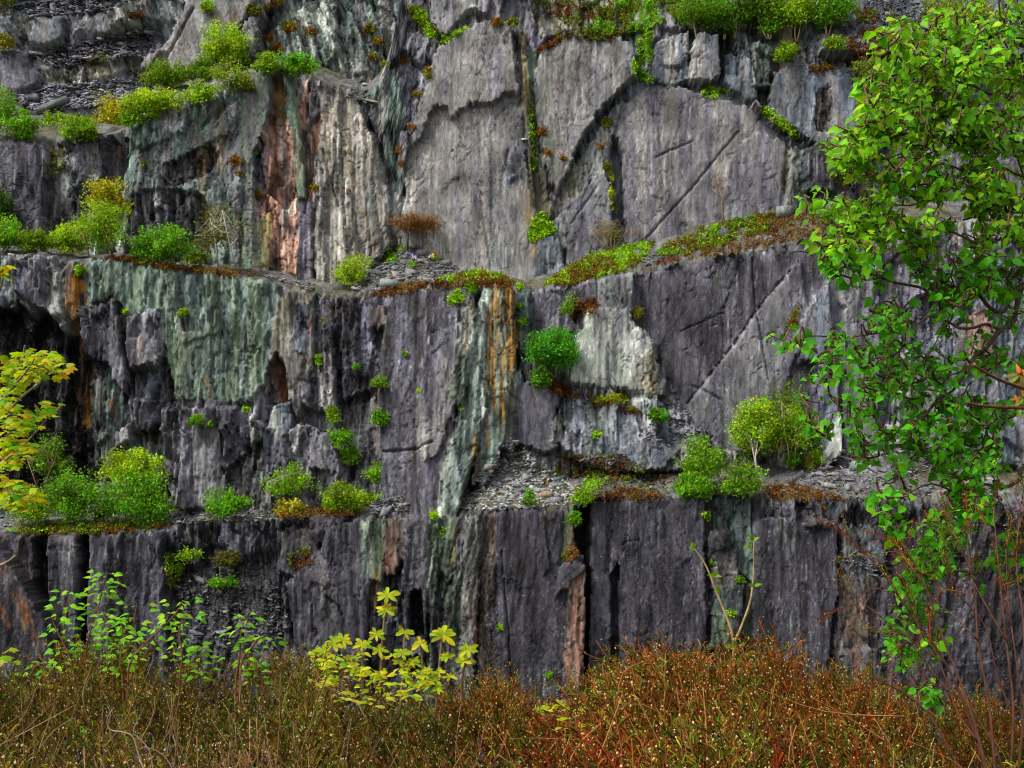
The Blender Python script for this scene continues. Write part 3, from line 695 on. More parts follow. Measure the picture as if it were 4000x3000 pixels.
    stains=[dict(p=[(290, 1095), (285, 1220), (300, 1500), (305, 1640)], w=26, c='orange', a=1.0), dict(p=[(315, 1100), (320, 1180)], w=12, c='orange'), dict(p=[(262, 1120), (258, 1200)], w=8, c='orange', a=0.8),
            dict(p=[(262, 1500), (255, 1760)], w=10, c='rust', a=0.8),
            dict(p=[(1945, 1120), (1925, 1350), (1925, 1480), (1960, 1620)], w=36, c='orange'), dict(p=[(1985, 1130), (2005, 1330), (1985, 1450)], w=26, c='orange'),
            dict(p=[(1960, 1380), (1950, 1500), (1975, 1640)], w=46, c='ochre', a=0.85), dict(p=[(1905, 1640), (1912, 1760)], w=14, c='orange'), dict(p=[(1860, 1700), (1855, 1820)], w=14, c='ochre'),
            dict(p=[(2490, 1490), (2530, 1530)], w=26, c='ochre', a=0.7), dict(p=[(1090, 1480), (1120, 1560)], w=18, c='rust', a=0.8), dict(p=[(810, 1480), (830, 1550)], w=14, c='ochre', a=0.8),
            dict(p=[(425, 1560), (435, 1620)], w=18, c='rust', a=0.9), dict(p=[(1210, 1250), (1205, 1330)], w=10, c='pink'), dict(p=[(1455, 1320), (1455, 1360)], w=10, c='orange', a=0.7),
            dict(p=[(3800, 1250), (3810, 1440)], w=36, c='pink', a=0.8), dict(p=[(1370, 1210), (1375, 1340)], w=14, c='brown', a=0.8), dict(p=[(2350, 1290), (2345, 1420)], w=34, c='pale', a=0.8),
            dict(p=[(390, 1700), (380, 1990)], w=26, c='pale', a=0.8), dict(p=[(365, 1440), (370, 1640)], w=10, c='pale', a=0.7), dict(p=[(990, 1480), (960, 1600)], w=40, c='pale', a=0.5),
            dict(p=[(1880, 1250), (1860, 1500), (1830, 1700)], w=16, c='pale', a=0.7), dict(p=[(1840, 1200), (1820, 1400)], w=10, c='pink', a=0.6), dict(p=[(1090, 1600), (1085, 1700)], w=20, c='pale', a=0.7)],
    cracks=[dict(p=[(2690, 1570), (2880, 1330), (2960, 1210), (3090, 1050)], w=5, d=0.5), dict(p=[(2945, 1000), (2955, 1180), (2975, 1300), (3005, 1480)], w=5, d=0.5),
            dict(p=[(2820, 1560), (2710, 1500), (2715, 1620)], w=4, d=0.3), dict(p=[(490, 1350), (520, 1560), (545, 1740)], w=7, d=1.5), dict(p=[(2660, 1290), (2840, 1210)], w=3, d=0.3),
            dict(p=[(2190, 1540), (2200, 1720)], w=5, d=0.8), dict(p=[(1500, 1780), (1640, 1770), (1700, 1740)], w=5, d=0.5), dict(p=[(1330, 1160), (1330, 1560)], w=6, d=0.8)])

LOWER = dict(name='lower_cliff', label='lower cliff tier of dark slate columns and smooth faces above the heather', D=160.0, seed=400, base=('purple', 'deep', 'grey'), lean=0.02,
    top=[(-300, 2080), (0, 2085), (140, 2078), (320, 2082), (500, 2078), (660, 2062), (700, 2035), (850, 2032), (1080, 2028), (1100, 2015), (1260, 2012), (1430, 2005), (1600, 2015), (1780, 2010), (1810, 1990), (2000, 1985), (2260, 1985), (2300, 1942), (2500, 1935), (2900, 1932), (2960, 1948), (3300, 1950), (3700, 1955), (4300, 1965)],
    bot=[(-300, 2860), (4300, 2860)],
    inner=[(-300, 1985), (400, 1990), (700, 1990), (1000, 1990), (1280, 1965), (1420, 1960), (1520, 1945), (1640, 1990), (1760, 1960), (1850, 1845), (1930, 1770), (1990, 1735), (2060, 1765), (2150, 1820), (2250, 1815), (2400, 1800), (2600, 1815), (2800, 1770), (3000, 1790), (3200, 1790), (3350, 1740), (3500, 1660), (3600, 1680), (3800, 1760), (4300, 1800)], Dn=171.0,
    mix=((0.0, 0.1, 'grey'), (0.15, 0.3, 'deep'), (0.35, 0.42, 'blue'), (0.5, 0.55, 'brown')),
    slabs=[
        S([(-300, 2600), (-300, 2080), (140, 2080), (150, 2400), (180, 2600)], o=0.6, r=0.4, f=0.9, c='purple', c2='brown'),
        S([(140, 2600), (135, 2080), (190, 2080), (205, 2300), (230, 2600)], o=-2.8, r=0.5, f=0.8, c='black', c2='dark', wet=0.5),  # gap between columns, its shade painted black
        S([(200, 2600), (190, 2090), (310, 2085), (320, 2300), (325, 2600)], o=1.0, r=0.25, f=1.1, c='grey', c2='purple'),
        S([(325, 2600), (315, 2090), (360, 2085), (350, 2350), (345, 2600)], o=-2.6, r=0.5, f=0.8, c='black', c2='dark', wet=0.5),  # next gap, shade painted in black likewise
        S([(345, 2650), (355, 2090), (440, 2082), (440, 2250), (460, 2650)], o=1.2, r=0.25, f=0.6, c='grey', c2='purple'),
        S([(455, 2650), (435, 2250), (440, 2085), (640, 2075), (655, 2300), (680, 2500), (690, 2650)], o=0.6, r=0.35, f=1.1, c='purple', c2='deep'),
        S([(640, 2200), (650, 2060), (720, 2040), (1090, 2030), (1120, 2130), (1080, 2200), (900, 2180)], o=-1.2, r=1.0, f=1.3, c='dark', c2='purple', wet=0.4, id=True, soft=16),  # overhang above the hollow, shade painted into the dark colour
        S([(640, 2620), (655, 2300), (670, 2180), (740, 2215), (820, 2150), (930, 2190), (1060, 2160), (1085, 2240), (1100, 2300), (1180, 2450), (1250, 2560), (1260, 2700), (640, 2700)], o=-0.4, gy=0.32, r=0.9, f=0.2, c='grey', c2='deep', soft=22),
        S([(1060, 2300), (1080, 2200), (1130, 2260), (1200, 2450), (1260, 2560), (1180, 2560)], o=-2.6, r=0.8, c='black', c2='dark', soft=20),  # right edge of the hollow, black painted in for shade
        S([(1085, 2230), (1090, 2080), (1140, 2050), (1250, 2080), (1240, 2200), (1150, 2260)], o=1.0, r=0.5, c='olive', c2='purple', a=0.8),
        S([(1150, 2470), (1120, 2280), (1250, 2150), (1290, 2060), (1420, 2020), (1460, 2100), (1450, 2280), (1420, 2600), (1250, 2600)], o=1.4, r=0.4, f=0.5, c='purple', c2='grey'),
        S([(1410, 2260), (1400, 2040), (1510, 2020), (1520, 2150), (1490, 2280)], o=1.2, r=0.5, f=0.6, c='green', c2='pale'),
        S([(1505, 2250), (1500, 2090), (1530, 2020), (1600, 2020), (1590, 2150), (1550, 2240)], o=1.0, r=0.35, f=0.3, c='pink', c2='warm'),
        S([(1570, 2280), (1600, 2010), (1680, 2000), (1690, 2250), (1660, 2560), (1590, 2560)], o=2.0, r=0.25, f=0.5, c='purple', c2='grey', gx=-0.1),
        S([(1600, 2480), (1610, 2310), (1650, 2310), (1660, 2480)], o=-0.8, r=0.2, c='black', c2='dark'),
        S([(1670, 2650), (1680, 2020), (1800, 2010), (1860, 2010), (1810, 2250), (1790, 2650)], o=1.4, r=0.6, f=1.0, c='deep', c2='green', id=True),
        S([(1790, 2650), (1800, 2300), (1820, 2030), (1880, 2000), (1880, 2200), (1860, 2450), (1850, 2650)], o=1.7, r=0.3, f=1.3, c='pale', c2='warm', a=0.9),
        S([(1850, 2700), (1870, 2400), (1880, 2010), (1945, 2000), (1960, 2300), (1970, 2700)], o=0.9, r=0.3, f=1.2, c='brown', c2='deep'),
        S([(1945, 2700), (1940, 1995), (2220, 1990), (2200, 2200), (2215, 2400), (2230, 2720), (1990, 2720)], o=1.0, r=0.12, f=0.4, c='deep', c2='purple', jag=0.6),
        S([(2060, 2010), (2080, 1990), (2120, 2000), (2150, 2230), (2120, 2240), (2090, 2120)], o=1.5, r=0.12, c='purple', c2='deep'),
        S([(2180, 2210), (2200, 1990), (2250, 1990), (2235, 2180), (2210, 2230)], o=0.6, r=0.3, f=0.9, c='olive', c2='teal'),
        S([(2170, 2330), (2190, 2220), (2240, 2180), (2290, 2220), (2270, 2290), (2210, 2300)], o=2.0, r=0.2, c='grey', c2='purple'),
        S([(2200, 2720), (2215, 2290), (2290, 2220), (2285, 2500), (2265, 2760)], o=1.7, r=0.3, f=1.2, c='warm', c2='pink'),
        S([(2275, 2760), (2290, 2200), (2245, 2120), (2245, 1985), (2310, 1960), (2315, 2300), (2300, 2760)], o=-3.2, r=0.4, c='black', c2='dark'),  # deep cleft, painted black for the shadow inside it
        S([(2295, 2600), (2305, 1945), (2420, 1940), (2430, 2200), (2400, 2500), (2380, 2600)], o=0.2, r=0.2, f=0.4, c='deep', c2='purple', wet=0.2),
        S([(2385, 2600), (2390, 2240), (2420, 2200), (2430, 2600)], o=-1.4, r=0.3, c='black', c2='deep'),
        S([(2415, 2650), (2420, 1940), (2760, 1940), (2770, 2550), (2600, 2650)], o=0.5, r=0.18, f=0.5, c='deep', c2='purple', wet=0.2),
        S([(2770, 2650), (2750, 1935), (2950, 1935), (2950, 2650)], o=-1.2, r=0.6, f=0.4, c='deep', c2='teal', id=False),
        S([(2760, 2190), (2770, 2080), (2850, 2070), (2870, 2110), (2840, 2190)], o=0.3, r=0.3, c='deep', c2='grey'),
        S([(2775, 2310), (2775, 2150), (2880, 2140), (2900, 2290)], o=-0.1, r=0.2, c='deep', c2='warm'),
        S([(2780, 2420), (2790, 2290), (2910, 2280), (2900, 2420)], o=0.3, r=0.25, c='deep', c2='teal'),
        S([(2770, 2540), (2780, 2390), (2900, 2400), (2910, 2540)], o=0.5, r=0.5, c='deep', c2='green'),
        S([(2945, 2650), (2955, 2030), (3010, 2025), (3260, 2040), (3270, 2300), (3240, 2450), (3200, 2650)], o=1.3, r=0.1, f=0.6, c='purple', c2='deep', jag=0.6),
        S([(3120, 2060), (3150, 2020), (3230, 2035), (3250, 2060)], o=2.0, r=0.3, c='olive', c2='grey'),
        S([(3270, 2230), (3280, 2050), (3450, 2060), (3470, 2200), (3400, 2250)], o=0.8, r=0.6, c='blue', c2='grey'),
        S([(3250, 2560), (3270, 2250), (3320, 2230), (3480, 2260), (3540, 2500), (3520, 2620)], o=0.9, r=0.4, f=0.7, c='purple', c2='brown'),
        S([(3220, 2650), (3280, 2540), (3420, 2530), (3470, 2600), (3460, 2700), (3300, 2700)], o=2.4, r=0.35, c='grey', c2='purple'),
        S([(3540, 2800), (3480, 2050), (4300, 2000), (4300, 2800)], o=0.0, r=0.35, f=0.6, c='deep', c2='purple', id=False, keep=0.7),
        # tilted grey slab in front at the far left
        S([(-300, 2700), (-300, 2070), (10, 2100), (120, 2260), (230, 2440), (340, 2600), (360, 2700)], o=3.6, r=0.12, f=0.5, c='deep', c2='purple', gx=0.0, jag=0.4),
    ],
    stains=[dict(p=[(30, 2160), (110, 2320), (200, 2520)], w=18, c='rust', a=0.9), dict(p=[(0, 2280), (80, 2440)], w=14, c='rust', a=0.9), dict(p=[(60, 2260), (140, 2450)], w=10, c='ochre', a=0.5),
            dict(p=[(2250, 2360), (2235, 2480), (2240, 2640)], w=34, c='pink'), dict(p=[(1850, 2400), (1855, 2540)], w=8, c='pink'), dict(p=[(1470, 2240), (1465, 2380)], w=14, c='ochre', a=0.8),
            dict(p=[(1545, 2090), (1545, 2220)], w=24, c='pink', a=0.6), dict(p=[(1775, 2060), (1770, 2200)], w=10, c='ochre', a=0.7), dict(p=[(3350, 2330), (3345, 2520)], w=16, c='pink', a=0.8),
            dict(p=[(3400, 2400), (3405, 2480)], w=12, c='rust', a=0.8), dict(p=[(3330, 2570), (3320, 2550)], w=26, c='rust', a=0.8), dict(p=[(2130, 2000), (2125, 2080)], w=9, c='ochre', a=0.7),
            dict(p=[(2115, 2240), (2110, 2400)], w=8, c='ochre', a=0.5), dict(p=[(720, 2060), (725, 2110)], w=14, c='pale', a=0.8), dict(p=[(3060, 2040), (3070, 2120)], w=40, c='pale', a=0.45),
            dict(p=[(1430, 2090), (1440, 2240)], w=18, c='pale', a=0.7)],
    cracks=[dict(p=[(1960, 2150), (1970, 2300), (1985, 2440), (2000, 2700)], w=4, d=0.6), dict(p=[(1540, 2350), (1545, 2480)], w=3, d=0.4), dict(p=[(1280, 2330), (1330, 2370), (1340, 2400)], w=5, d=0.6),
            dict(p=[(1450, 2300), (1440, 2500)], w=4, d=0.4), dict(p=[(1220, 2320), (1230, 2470)], w=4, d=0.5)])

for sl in LOWER['slabs']:
    sl['p'] = [(a, 2990 if b >= 2590 else b) for a, b in sl['p']]
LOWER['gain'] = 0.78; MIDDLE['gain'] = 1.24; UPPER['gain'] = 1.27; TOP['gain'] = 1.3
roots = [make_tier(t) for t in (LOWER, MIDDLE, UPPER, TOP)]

# fill holes in the distance table with a neighbour's value
for _ in range(3):
    bad = ZB > 1e8
    for ax, sh in ((0, 1), (0, -1), (1, 1), (1, -1)):
        r = np.roll(ZB, sh, ax)
        ZB = np.where((ZB > 1e8) & (r < 1e8), r, ZB)

# quarry floor and the bank the viewer stands on
mb = MB()
n = 40
gx = np.linspace(-900, 900, n); gy = np.linspace(7, 1500, n)
GX, GY = np.meshgrid(gx, gy)
GZ = np.full_like(GX, -24.0) + 0.6 * fbm(GX / 9, GY / 9, 5)
idx = np.arange(n * n).reshape(n, n)
mb.add(np.stack([GX, GY, GZ], -1), np.stack([idx[:-1, :-1], idx[:-1, 1:], idx[1:, 1:], idx[1:, :-1]], -1).reshape(-1, 4), (0.07, 0.065, 0.06))
props(mb.obj('quarry_floor', M_ROCK), 'dark slate floor of the quarry pit below the cliffs', kind='structure')
mb = MB()
nx, ny = 90, 70
gx = np.linspace(-9, 9, nx); gy = np.linspace(-6, 9.5, ny)
GX, GY = np.meshgrid(gx, gy)
GZ = np.where(GY < 1.2, -1.55, -1.15) + 0.12 * fbm(GX / 0.8, GY / 0.8, 8) - np.clip(GY - 6.0, 0, 9) ** 2 * 2.2
idx = np.arange(nx * ny).reshape(ny, nx)
mb.add(np.stack([GX, GY, GZ], -1), np.stack([idx[:-1, :-1], idx[:-1, 1:], idx[1:, 1:], idx[1:, :-1]], -1).reshape(-1, 4), (0.035, 0.024, 0.013))
M_SOIL = plain_mat('peaty_soil', 0.95, 6, 0.5, 1.5)
props(mb.obj('heather_bank', M_SOIL), 'peaty brown bank under the foreground heather', kind='structure')

# ------------------------------------------------------------------ loose slate: stones of the scree heaps
def slate_shape(r, rg, thick=0.2):
    """an irregular flat slab with five to seven corners"""
    n = rg.integers(5, 8)
    th = np.sort(rg.uniform(0, 2 * math.pi, n) * 0.35 + np.arange(n) * 2 * math.pi / n)
    rad = r * rg.uniform(0.55, 1.1, n)
    el = rg.uniform(0.35, 0.9)
    px, py = rad * np.cos(th), rad * np.sin(th) * el
    h = r * thick * rg.uniform(0.5, 1.5)
    sk = rg.uniform(0.75, 1.0)
    top = np.stack([px * sk, py * sk, h / 2 + rg.uniform(-0.12, 0.12, n) * h], -1)
    bot = np.stack([px, py, -h / 2 + 0 * px], -1)
    V = np.concatenate([bot, top, [[0, 0, h * 0.55]]])
    k = np.arange(n); k2 = (k + 1) % n
    side = np.stack([k, k2, k2 + n, k + n], -1)
    tri = np.stack([k + n, k2 + n, np.full(n, 2 * n)], -1)
    return V, [side, tri, np.array([list(range(n))[::-1]])]

def rotm(ax, ay, az):
    return np.array(Matrix.Rotation(az, 3, 'Z') @ Matrix.Rotation(ay, 3, 'Y') @ Matrix.Rotation(ax, 3, 'X'))

SLATES = []
for k in range(10):
    V, fs = slate_shape(1.0, RNG, 0.16 if k < 7 else 0.45)
    m = MB(); m.add(V, fs, (0.22, 0.222, 0.228))
    SLATES.append(m.mesh('loose_slate', M_STONE))

def in_poly_points(pts, n):
    a = np.array(pts, float); lo, hi = a.min(0), a.max(0)
    out = []
    while len(out) < n:
        q = RNG.uniform(lo, hi, (n * 3, 2))
        out += [tuple(p) for p in q[inpoly(q[:, 0], q[:, 1], pts)]]
    return out[:n]

HEAPS = [
    # polygon, small, large, size of small, label, group, colour, tilt towards viewer
    ([(1370, 1130), (1440, 1020), (1500, 975), (1570, 955), (1650, 985), (1750, 1025), (1890, 1072), (1830, 1100), (1600, 1115), (1450, 1145)], 2000, 46, 'slate on the heap below the bare tree', 'slates of the centre heap', (0.25, 0.255, 0.26), 0.5),
    ([(1780, 1985), (1850, 1875), (1930, 1785), (1990, 1705), (2060, 1755), (2150, 1830), (2260, 1900), (2270, 1965), (1900, 1995)], 2300, 52, 'pale slate on the scree cone', 'slates of the scree cone', (0.42, 0.43, 0.41), 0.6),
    ([(130, 430), (60, 385), (200, 330), (400, 318), (590, 285), (580, 350), (480, 405), (300, 425)], 2000, 54, 'bluish slate in the lower rubble band', 'slates of the lower rubble band', (0.34, 0.34, 0.39), 0.25),
    ([(110, 205), (300, 170), (480, 130), (600, 105), (640, 145), (560, 205), (400, 245), (200, 262)], 1100, 28, 'dark slate in the upper rubble band', 'slates of the upper rubble band', (0.16, 0.16, 0.18), 0.25),
    ([(40, 20), (300, -20), (520, -10), (420, 45), (120, 65)], 500, 10, 'slate of the topmost rubble strip', 'slates of the topmost strip', (0.2, 0.2, 0.22), 0.25),
    ([(2480, 1915), (2560, 1880), (2700, 1850), (3000, 1880), (3200, 1820), (3380, 1700), (3560, 1650), (3700, 1750), (3900, 1830), (3900, 1935), (3300, 1950), (2900, 1930), (2700, 1930)], 1900, 62, 'slate on the right birch terrace', 'slates of the right terrace', (0.2, 0.2, 0.22), 0.4),
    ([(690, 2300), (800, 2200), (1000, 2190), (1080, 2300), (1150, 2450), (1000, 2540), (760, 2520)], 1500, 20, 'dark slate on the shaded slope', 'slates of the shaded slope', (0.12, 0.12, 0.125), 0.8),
    ([(3390, -20), (3690, -20), (3640, 130), (3500, 180), (3370, 60)], 900, 15, 'dark slate on the top right tip', 'slates of the top right tip', (0.15, 0.15, 0.19), 0.6),
    ([(1440, 1965), (1580, 1935), (1600, 1995), (1450, 2005)], 350, 6, 'slate left of the central buttress', 'slates left of the buttress', (0.22, 0.22, 0.23), 0.4),
    ([(1340, 385), (1420, 300), (1450, 395)], 90, 7, 'light slate in the high pocket', 'slates of the high pocket', (0.28, 0.28, 0.27), 0.4),
    ([(2190, 1800), (2440, 1770), (2540, 1850), (2480, 1920), (2270, 1940), (2220, 1870)], 900, 0, '', '', (0.16, 0.155, 0.15), 0.5),
    ([(2490, 1700), (2640, 1540), (2740, 1690), (2600, 1760)], 250, 0, '', '', (0.2, 0.2, 0.21), 0.5),
    ([(560, 2030), (700, 2000), (1080, 1990), (1080, 2030), (700, 2045)], 350, 0, '', '', (0.2, 0.2, 0.22), 0.5),
    ([(990, 1065), (1230, 1110), (1230, 1140), (1100, 1100)], 150, 0, '', '', (0.3, 0.31, 0.3), 0.4),
    ([(0, 1990), (60, 2000), (40, 2060), (0, 2060)], 60, 0, '', '', (0.3, 0.3, 0.32), 0.4),
    ([(2150, 1460), (2290, 1520), (2330, 1580), (2230, 1580), (2130, 1520)], 150, 0, '', '', (0.18, 0.18, 0.18), 0.5),
    ([(2500, 1000), (2620, 960), (2640, 1000), (2520, 1040)], 150, 0, '', '', (0.24, 0.24, 0.23), 0.4),
    ([(3280, 2140), (3460, 2190), (3480, 2260), (3320, 2240)], 120, 0, '', '', (0.16, 0.16, 0.17), 0.4),
    ([(3250, 170), (3350, 230), (3550, 220), (3500, 300), (3250, 280)], 150, 0, '', '', (0.2, 0.2, 0.2), 0.4),
    ([(1700, 2600), (2100, 2700), (2500, 2620), (2600, 2740), (1700, 2780)], 100, 0, '', '', (0.12, 0.12, 0.13), 0.4),
]
scree = MB()
SLATE_N = 0
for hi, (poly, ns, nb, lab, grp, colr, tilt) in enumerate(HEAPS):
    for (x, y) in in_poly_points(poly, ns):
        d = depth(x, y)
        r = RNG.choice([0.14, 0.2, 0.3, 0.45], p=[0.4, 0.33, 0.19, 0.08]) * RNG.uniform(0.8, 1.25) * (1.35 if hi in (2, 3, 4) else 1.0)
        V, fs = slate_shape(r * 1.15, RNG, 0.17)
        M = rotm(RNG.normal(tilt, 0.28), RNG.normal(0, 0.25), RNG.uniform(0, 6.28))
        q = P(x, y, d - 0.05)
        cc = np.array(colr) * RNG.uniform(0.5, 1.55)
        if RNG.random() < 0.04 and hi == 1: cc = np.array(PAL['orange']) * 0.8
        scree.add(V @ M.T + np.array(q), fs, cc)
    big = in_poly_points(poly, nb) if nb else []
    if big:
        bx0, bx1 = min(p[0] for p in big), max(p[0] for p in big); by0, by1 = min(p[1] for p in big), max(p[1] for p in big)
    for (x, y) in big:
        d = depth(x, y)
        si = rnd.randrange(10); r = rnd.choice([0.42, 0.55, 0.7, 0.95])
        ax = rnd.choice([tilt, tilt + 0.7])
        o = link('loose_slate', SLATES[si])
        o.location = P(x, y, d - 0.15)
        el = rnd.choice([1.0, 1.7])
        o.scale = (r * el, r, r)
        o.rotation_euler = (ax + rnd.gauss(0, 0.1), rnd.gauss(0, 0.22), rnd.uniform(-0.5, 0.5) + (0 if el > 1.2 else 3.14 * rnd.random()))
        size = {0.42: 'small', 0.55: 'middling', 0.7: 'large', 0.95: 'very large'}[r]
        u = (x - bx0) / (bx1 - bx0 + 1); v_ = (y - by0) / (by1 - by0 + 1)
        where = ('upper ' if v_ < 0.34 else 'middle ' if v_ < 0.67 else 'lower ') + ('far left' if u < 0.2 else 'left' if u < 0.4 else 'centre' if u < 0.6 else 'right' if u < 0.8 else 'far right')
        props(o, '%s %s%s %s, %s part' % (size, 'upturned ' if ax > tilt + 0.3 else '', 'long' if el > 1.2 else 'blocky' if si >= 7 else 'thin', lab, where), 'slate', grp)
props(scree.obj('slate_scree', M_SCREE), 'small slate chips covering the ledges and scree heaps', 'scree', kind='stuff')

def block(x, y, w, h, dep, label, rot=(0, 0, 0), colr=(0.2, 0.21, 0.21), back=0.0):
    """a single big quarried block, w x h photo units, chipped at its corners"""
    d = depth(x, y) - 0.3 + back
    W, H = w / F * d, h / F * d
    m = MB()
    V, fs = slate_shape(1.0, RNG, 0.3)
    V = V - V.mean(0); V = V / (np.abs(V).max(0) * 2)
    m.add(V * np.array([W * 1.05, dep, H]), fs, colr)
    o = m.obj('slate_block', M_SCREE)
    o.location = P(x, y, d); o.rotation_euler = rot
    props(o, label, 'boulder')

block(1530, 1105, 95, 30, 1.4, 'long pale green slate block at the foot of the centre scree heap', (0, 0.05, 0.1), (0.26, 0.31, 0.28))
block(1610, 1070, 60, 40, 0.5, 'leaning grey slab just below the seated people', (0.5, 0.3, 0.3), (0.22, 0.225, 0.22))
block(1650, 1095, 62, 34, 0.8, 'flat grey block beside the brown heather edge, centre heap', (0.4, 0.1, -0.2), (0.2, 0.21, 0.21))
block(1610, 960, 44, 14, 1.0, 'topmost slab on the heap beside the bare tree trunk', (0.2, 0.1, 0.2), (0.2, 0.22, 0.2))
block(1648, 988, 52, 26, 0.7, 'broad grey slab right behind the person in blue', (0.4, 0.0, 0.4), (0.2, 0.2, 0.2))
block(3065, 825, 92, 46, 2.2, 'large square boulder at the edge of the mossy right terrace', (0.1, -0.08, 0.15), (0.22, 0.23, 0.235))
block(2830, 915, 80, 46, 1.6, 'dark split boulder amid the moss of the right terrace', (0.1, 0.3, 0.2), (0.12, 0.125, 0.13))
block(2770, 895, 36, 22, 1.0, 'small grey boulder left of the split boulder on the mossy terrace', (0.3, 0.2, 0.5), (0.2, 0.2, 0.2))
block(2785, 925, 40, 26, 1.0, 'low grey boulder in front of the split boulder on the moss', (0.1, -0.2, 0.1), (0.15, 0.155, 0.16))
block(2030, 1800, 20, 80, 0.6, 'upright rusty slab leaning in the scree cone', (0.2, 0.5, 0.1), (0.24, 0.2, 0.15))
block(2055, 1865, 50, 26, 1.2, 'square pale block in the middle of the scree cone', (0.3, 0.25, 0.5), (0.26, 0.265, 0.26))
block(2020, 1895, 52, 18, 1.0, 'tilted grey block beside the square block on the scree cone', (0.2, 0.5, 0.2), (0.22, 0.225, 0.22))
block(2110, 1915, 60, 18, 1.0, 'long flat pale slab near the right foot of the scree cone', (0.2, 0.0, 0.1), (0.26, 0.27, 0.25))
block(2170, 1895, 40, 12, 0.8, 'thin slab at the right edge of the scree cone', (0.2, 0.05, 0.3), (0.25, 0.25, 0.23))
block(210, 405, 130, 26, 1.4, 'long sloping slab in front of the lower rubble band, upper left', (0.3, -0.45, 0.2), (0.2, 0.205, 0.2))
block(440, 400, 44, 26, 1.0, 'tilted slab at the right end of the lower rubble band', (0.2, 0.6, 0.2), (0.16, 0.16, 0.17))
block(590, 130, 60, 14, 1.2, 'flat slab capping the dark pile of the upper rubble band', (0.1, 0.15, 0.2), (0.24, 0.24, 0.25))
block(150, 210, 70, 10, 1.2, 'long thin slab at the left end of the upper rubble band', (0.1, 0.1, 0.2), (0.24, 0.24, 0.26))
block(3350, 1820, 70, 34, 1.4, 'flat pale slab on the right terrace behind the birch leaves', (0.3, 0.2, 0.3), (0.3, 0.3, 0.32))
block(3560, 1705, 100, 40, 1.4, 'large pale slab high on the rubble behind the birch leaves', (0.3, 0.2, 0.2), (0.33, 0.33, 0.35))
block(3490, 1675, 70, 30, 1.2, 'pale slab left of the largest one behind the birch leaves', (0.3, 0.1, 0.2), (0.3, 0.3, 0.32))
block(3100, 1870, 110, 40, 1.5, 'sloping dark slab right of the white birch trunk', (0.2, -0.4, 0.2), (0.13, 0.135, 0.14))
block(1770, 425, 40, 10, 0.8, 'narrow slate sliver wedged under the overhanging sheet', (0.0, 0.3, 0.0), (0.12, 0.12, 0.12), 0.2) if False else None
block(2050, 545, 26, 7, 0.8, 'small white ledge stone on the rib right of the great slab', (0.0, 0.0, 0.0), (0.5, 0.5, 0.5))

# ------------------------------------------------------------------ trees and shrubs on the terraces
def leaf_quads(cen, size, col, rg, flat=0.0):
    """one small pointed leaf spray for each centre: (n,3) centres -> vertices, faces, colours"""
    n = len(cen)
    a = rg.normal(size=(n, 3)); a /= np.linalg.norm(a, axis=1)[:, None]
    b = rg.normal(size=(n, 3)); b -= (a * b).sum(1)[:, None] * a; b /= np.linalg.norm(b, axis=1)[:, None]
    b[:, 2] *= 1 - flat
    s = (size * rg.uniform(0.6, 1.4, n))[:, None]
    V = np.stack([cen - a * s, cen + b * s * 0.55, cen + a * s, cen - b * s * 0.5], 1).reshape(-1, 3)
    f = np.arange(4 * n).reshape(n, 4)
    return V, f, np.repeat(col, 4, 0)

GREENS = dict(lime=(0.24, 0.48, 0.010), green=(0.13, 0.40, 0.010), mid=(0.16, 0.38, 0.012), yellow=(0.36, 0.42, 0.012), olive=(0.17, 0.20, 0.016),
              deep=(0.03, 0.12, 0.008), bright=(0.07, 0.36, 0.010), brown=(0.25, 0.13, 0.022), rust=(0.18, 0.065, 0.012), pale=(0.22, 0.38, 0.03))
BARKS = dict(white=(0.5, 0.46, 0.38), grey=(0.2, 0.16, 0.11), brown=(0.12, 0.075, 0.035), tan=(0.33, 0.24, 0.12))

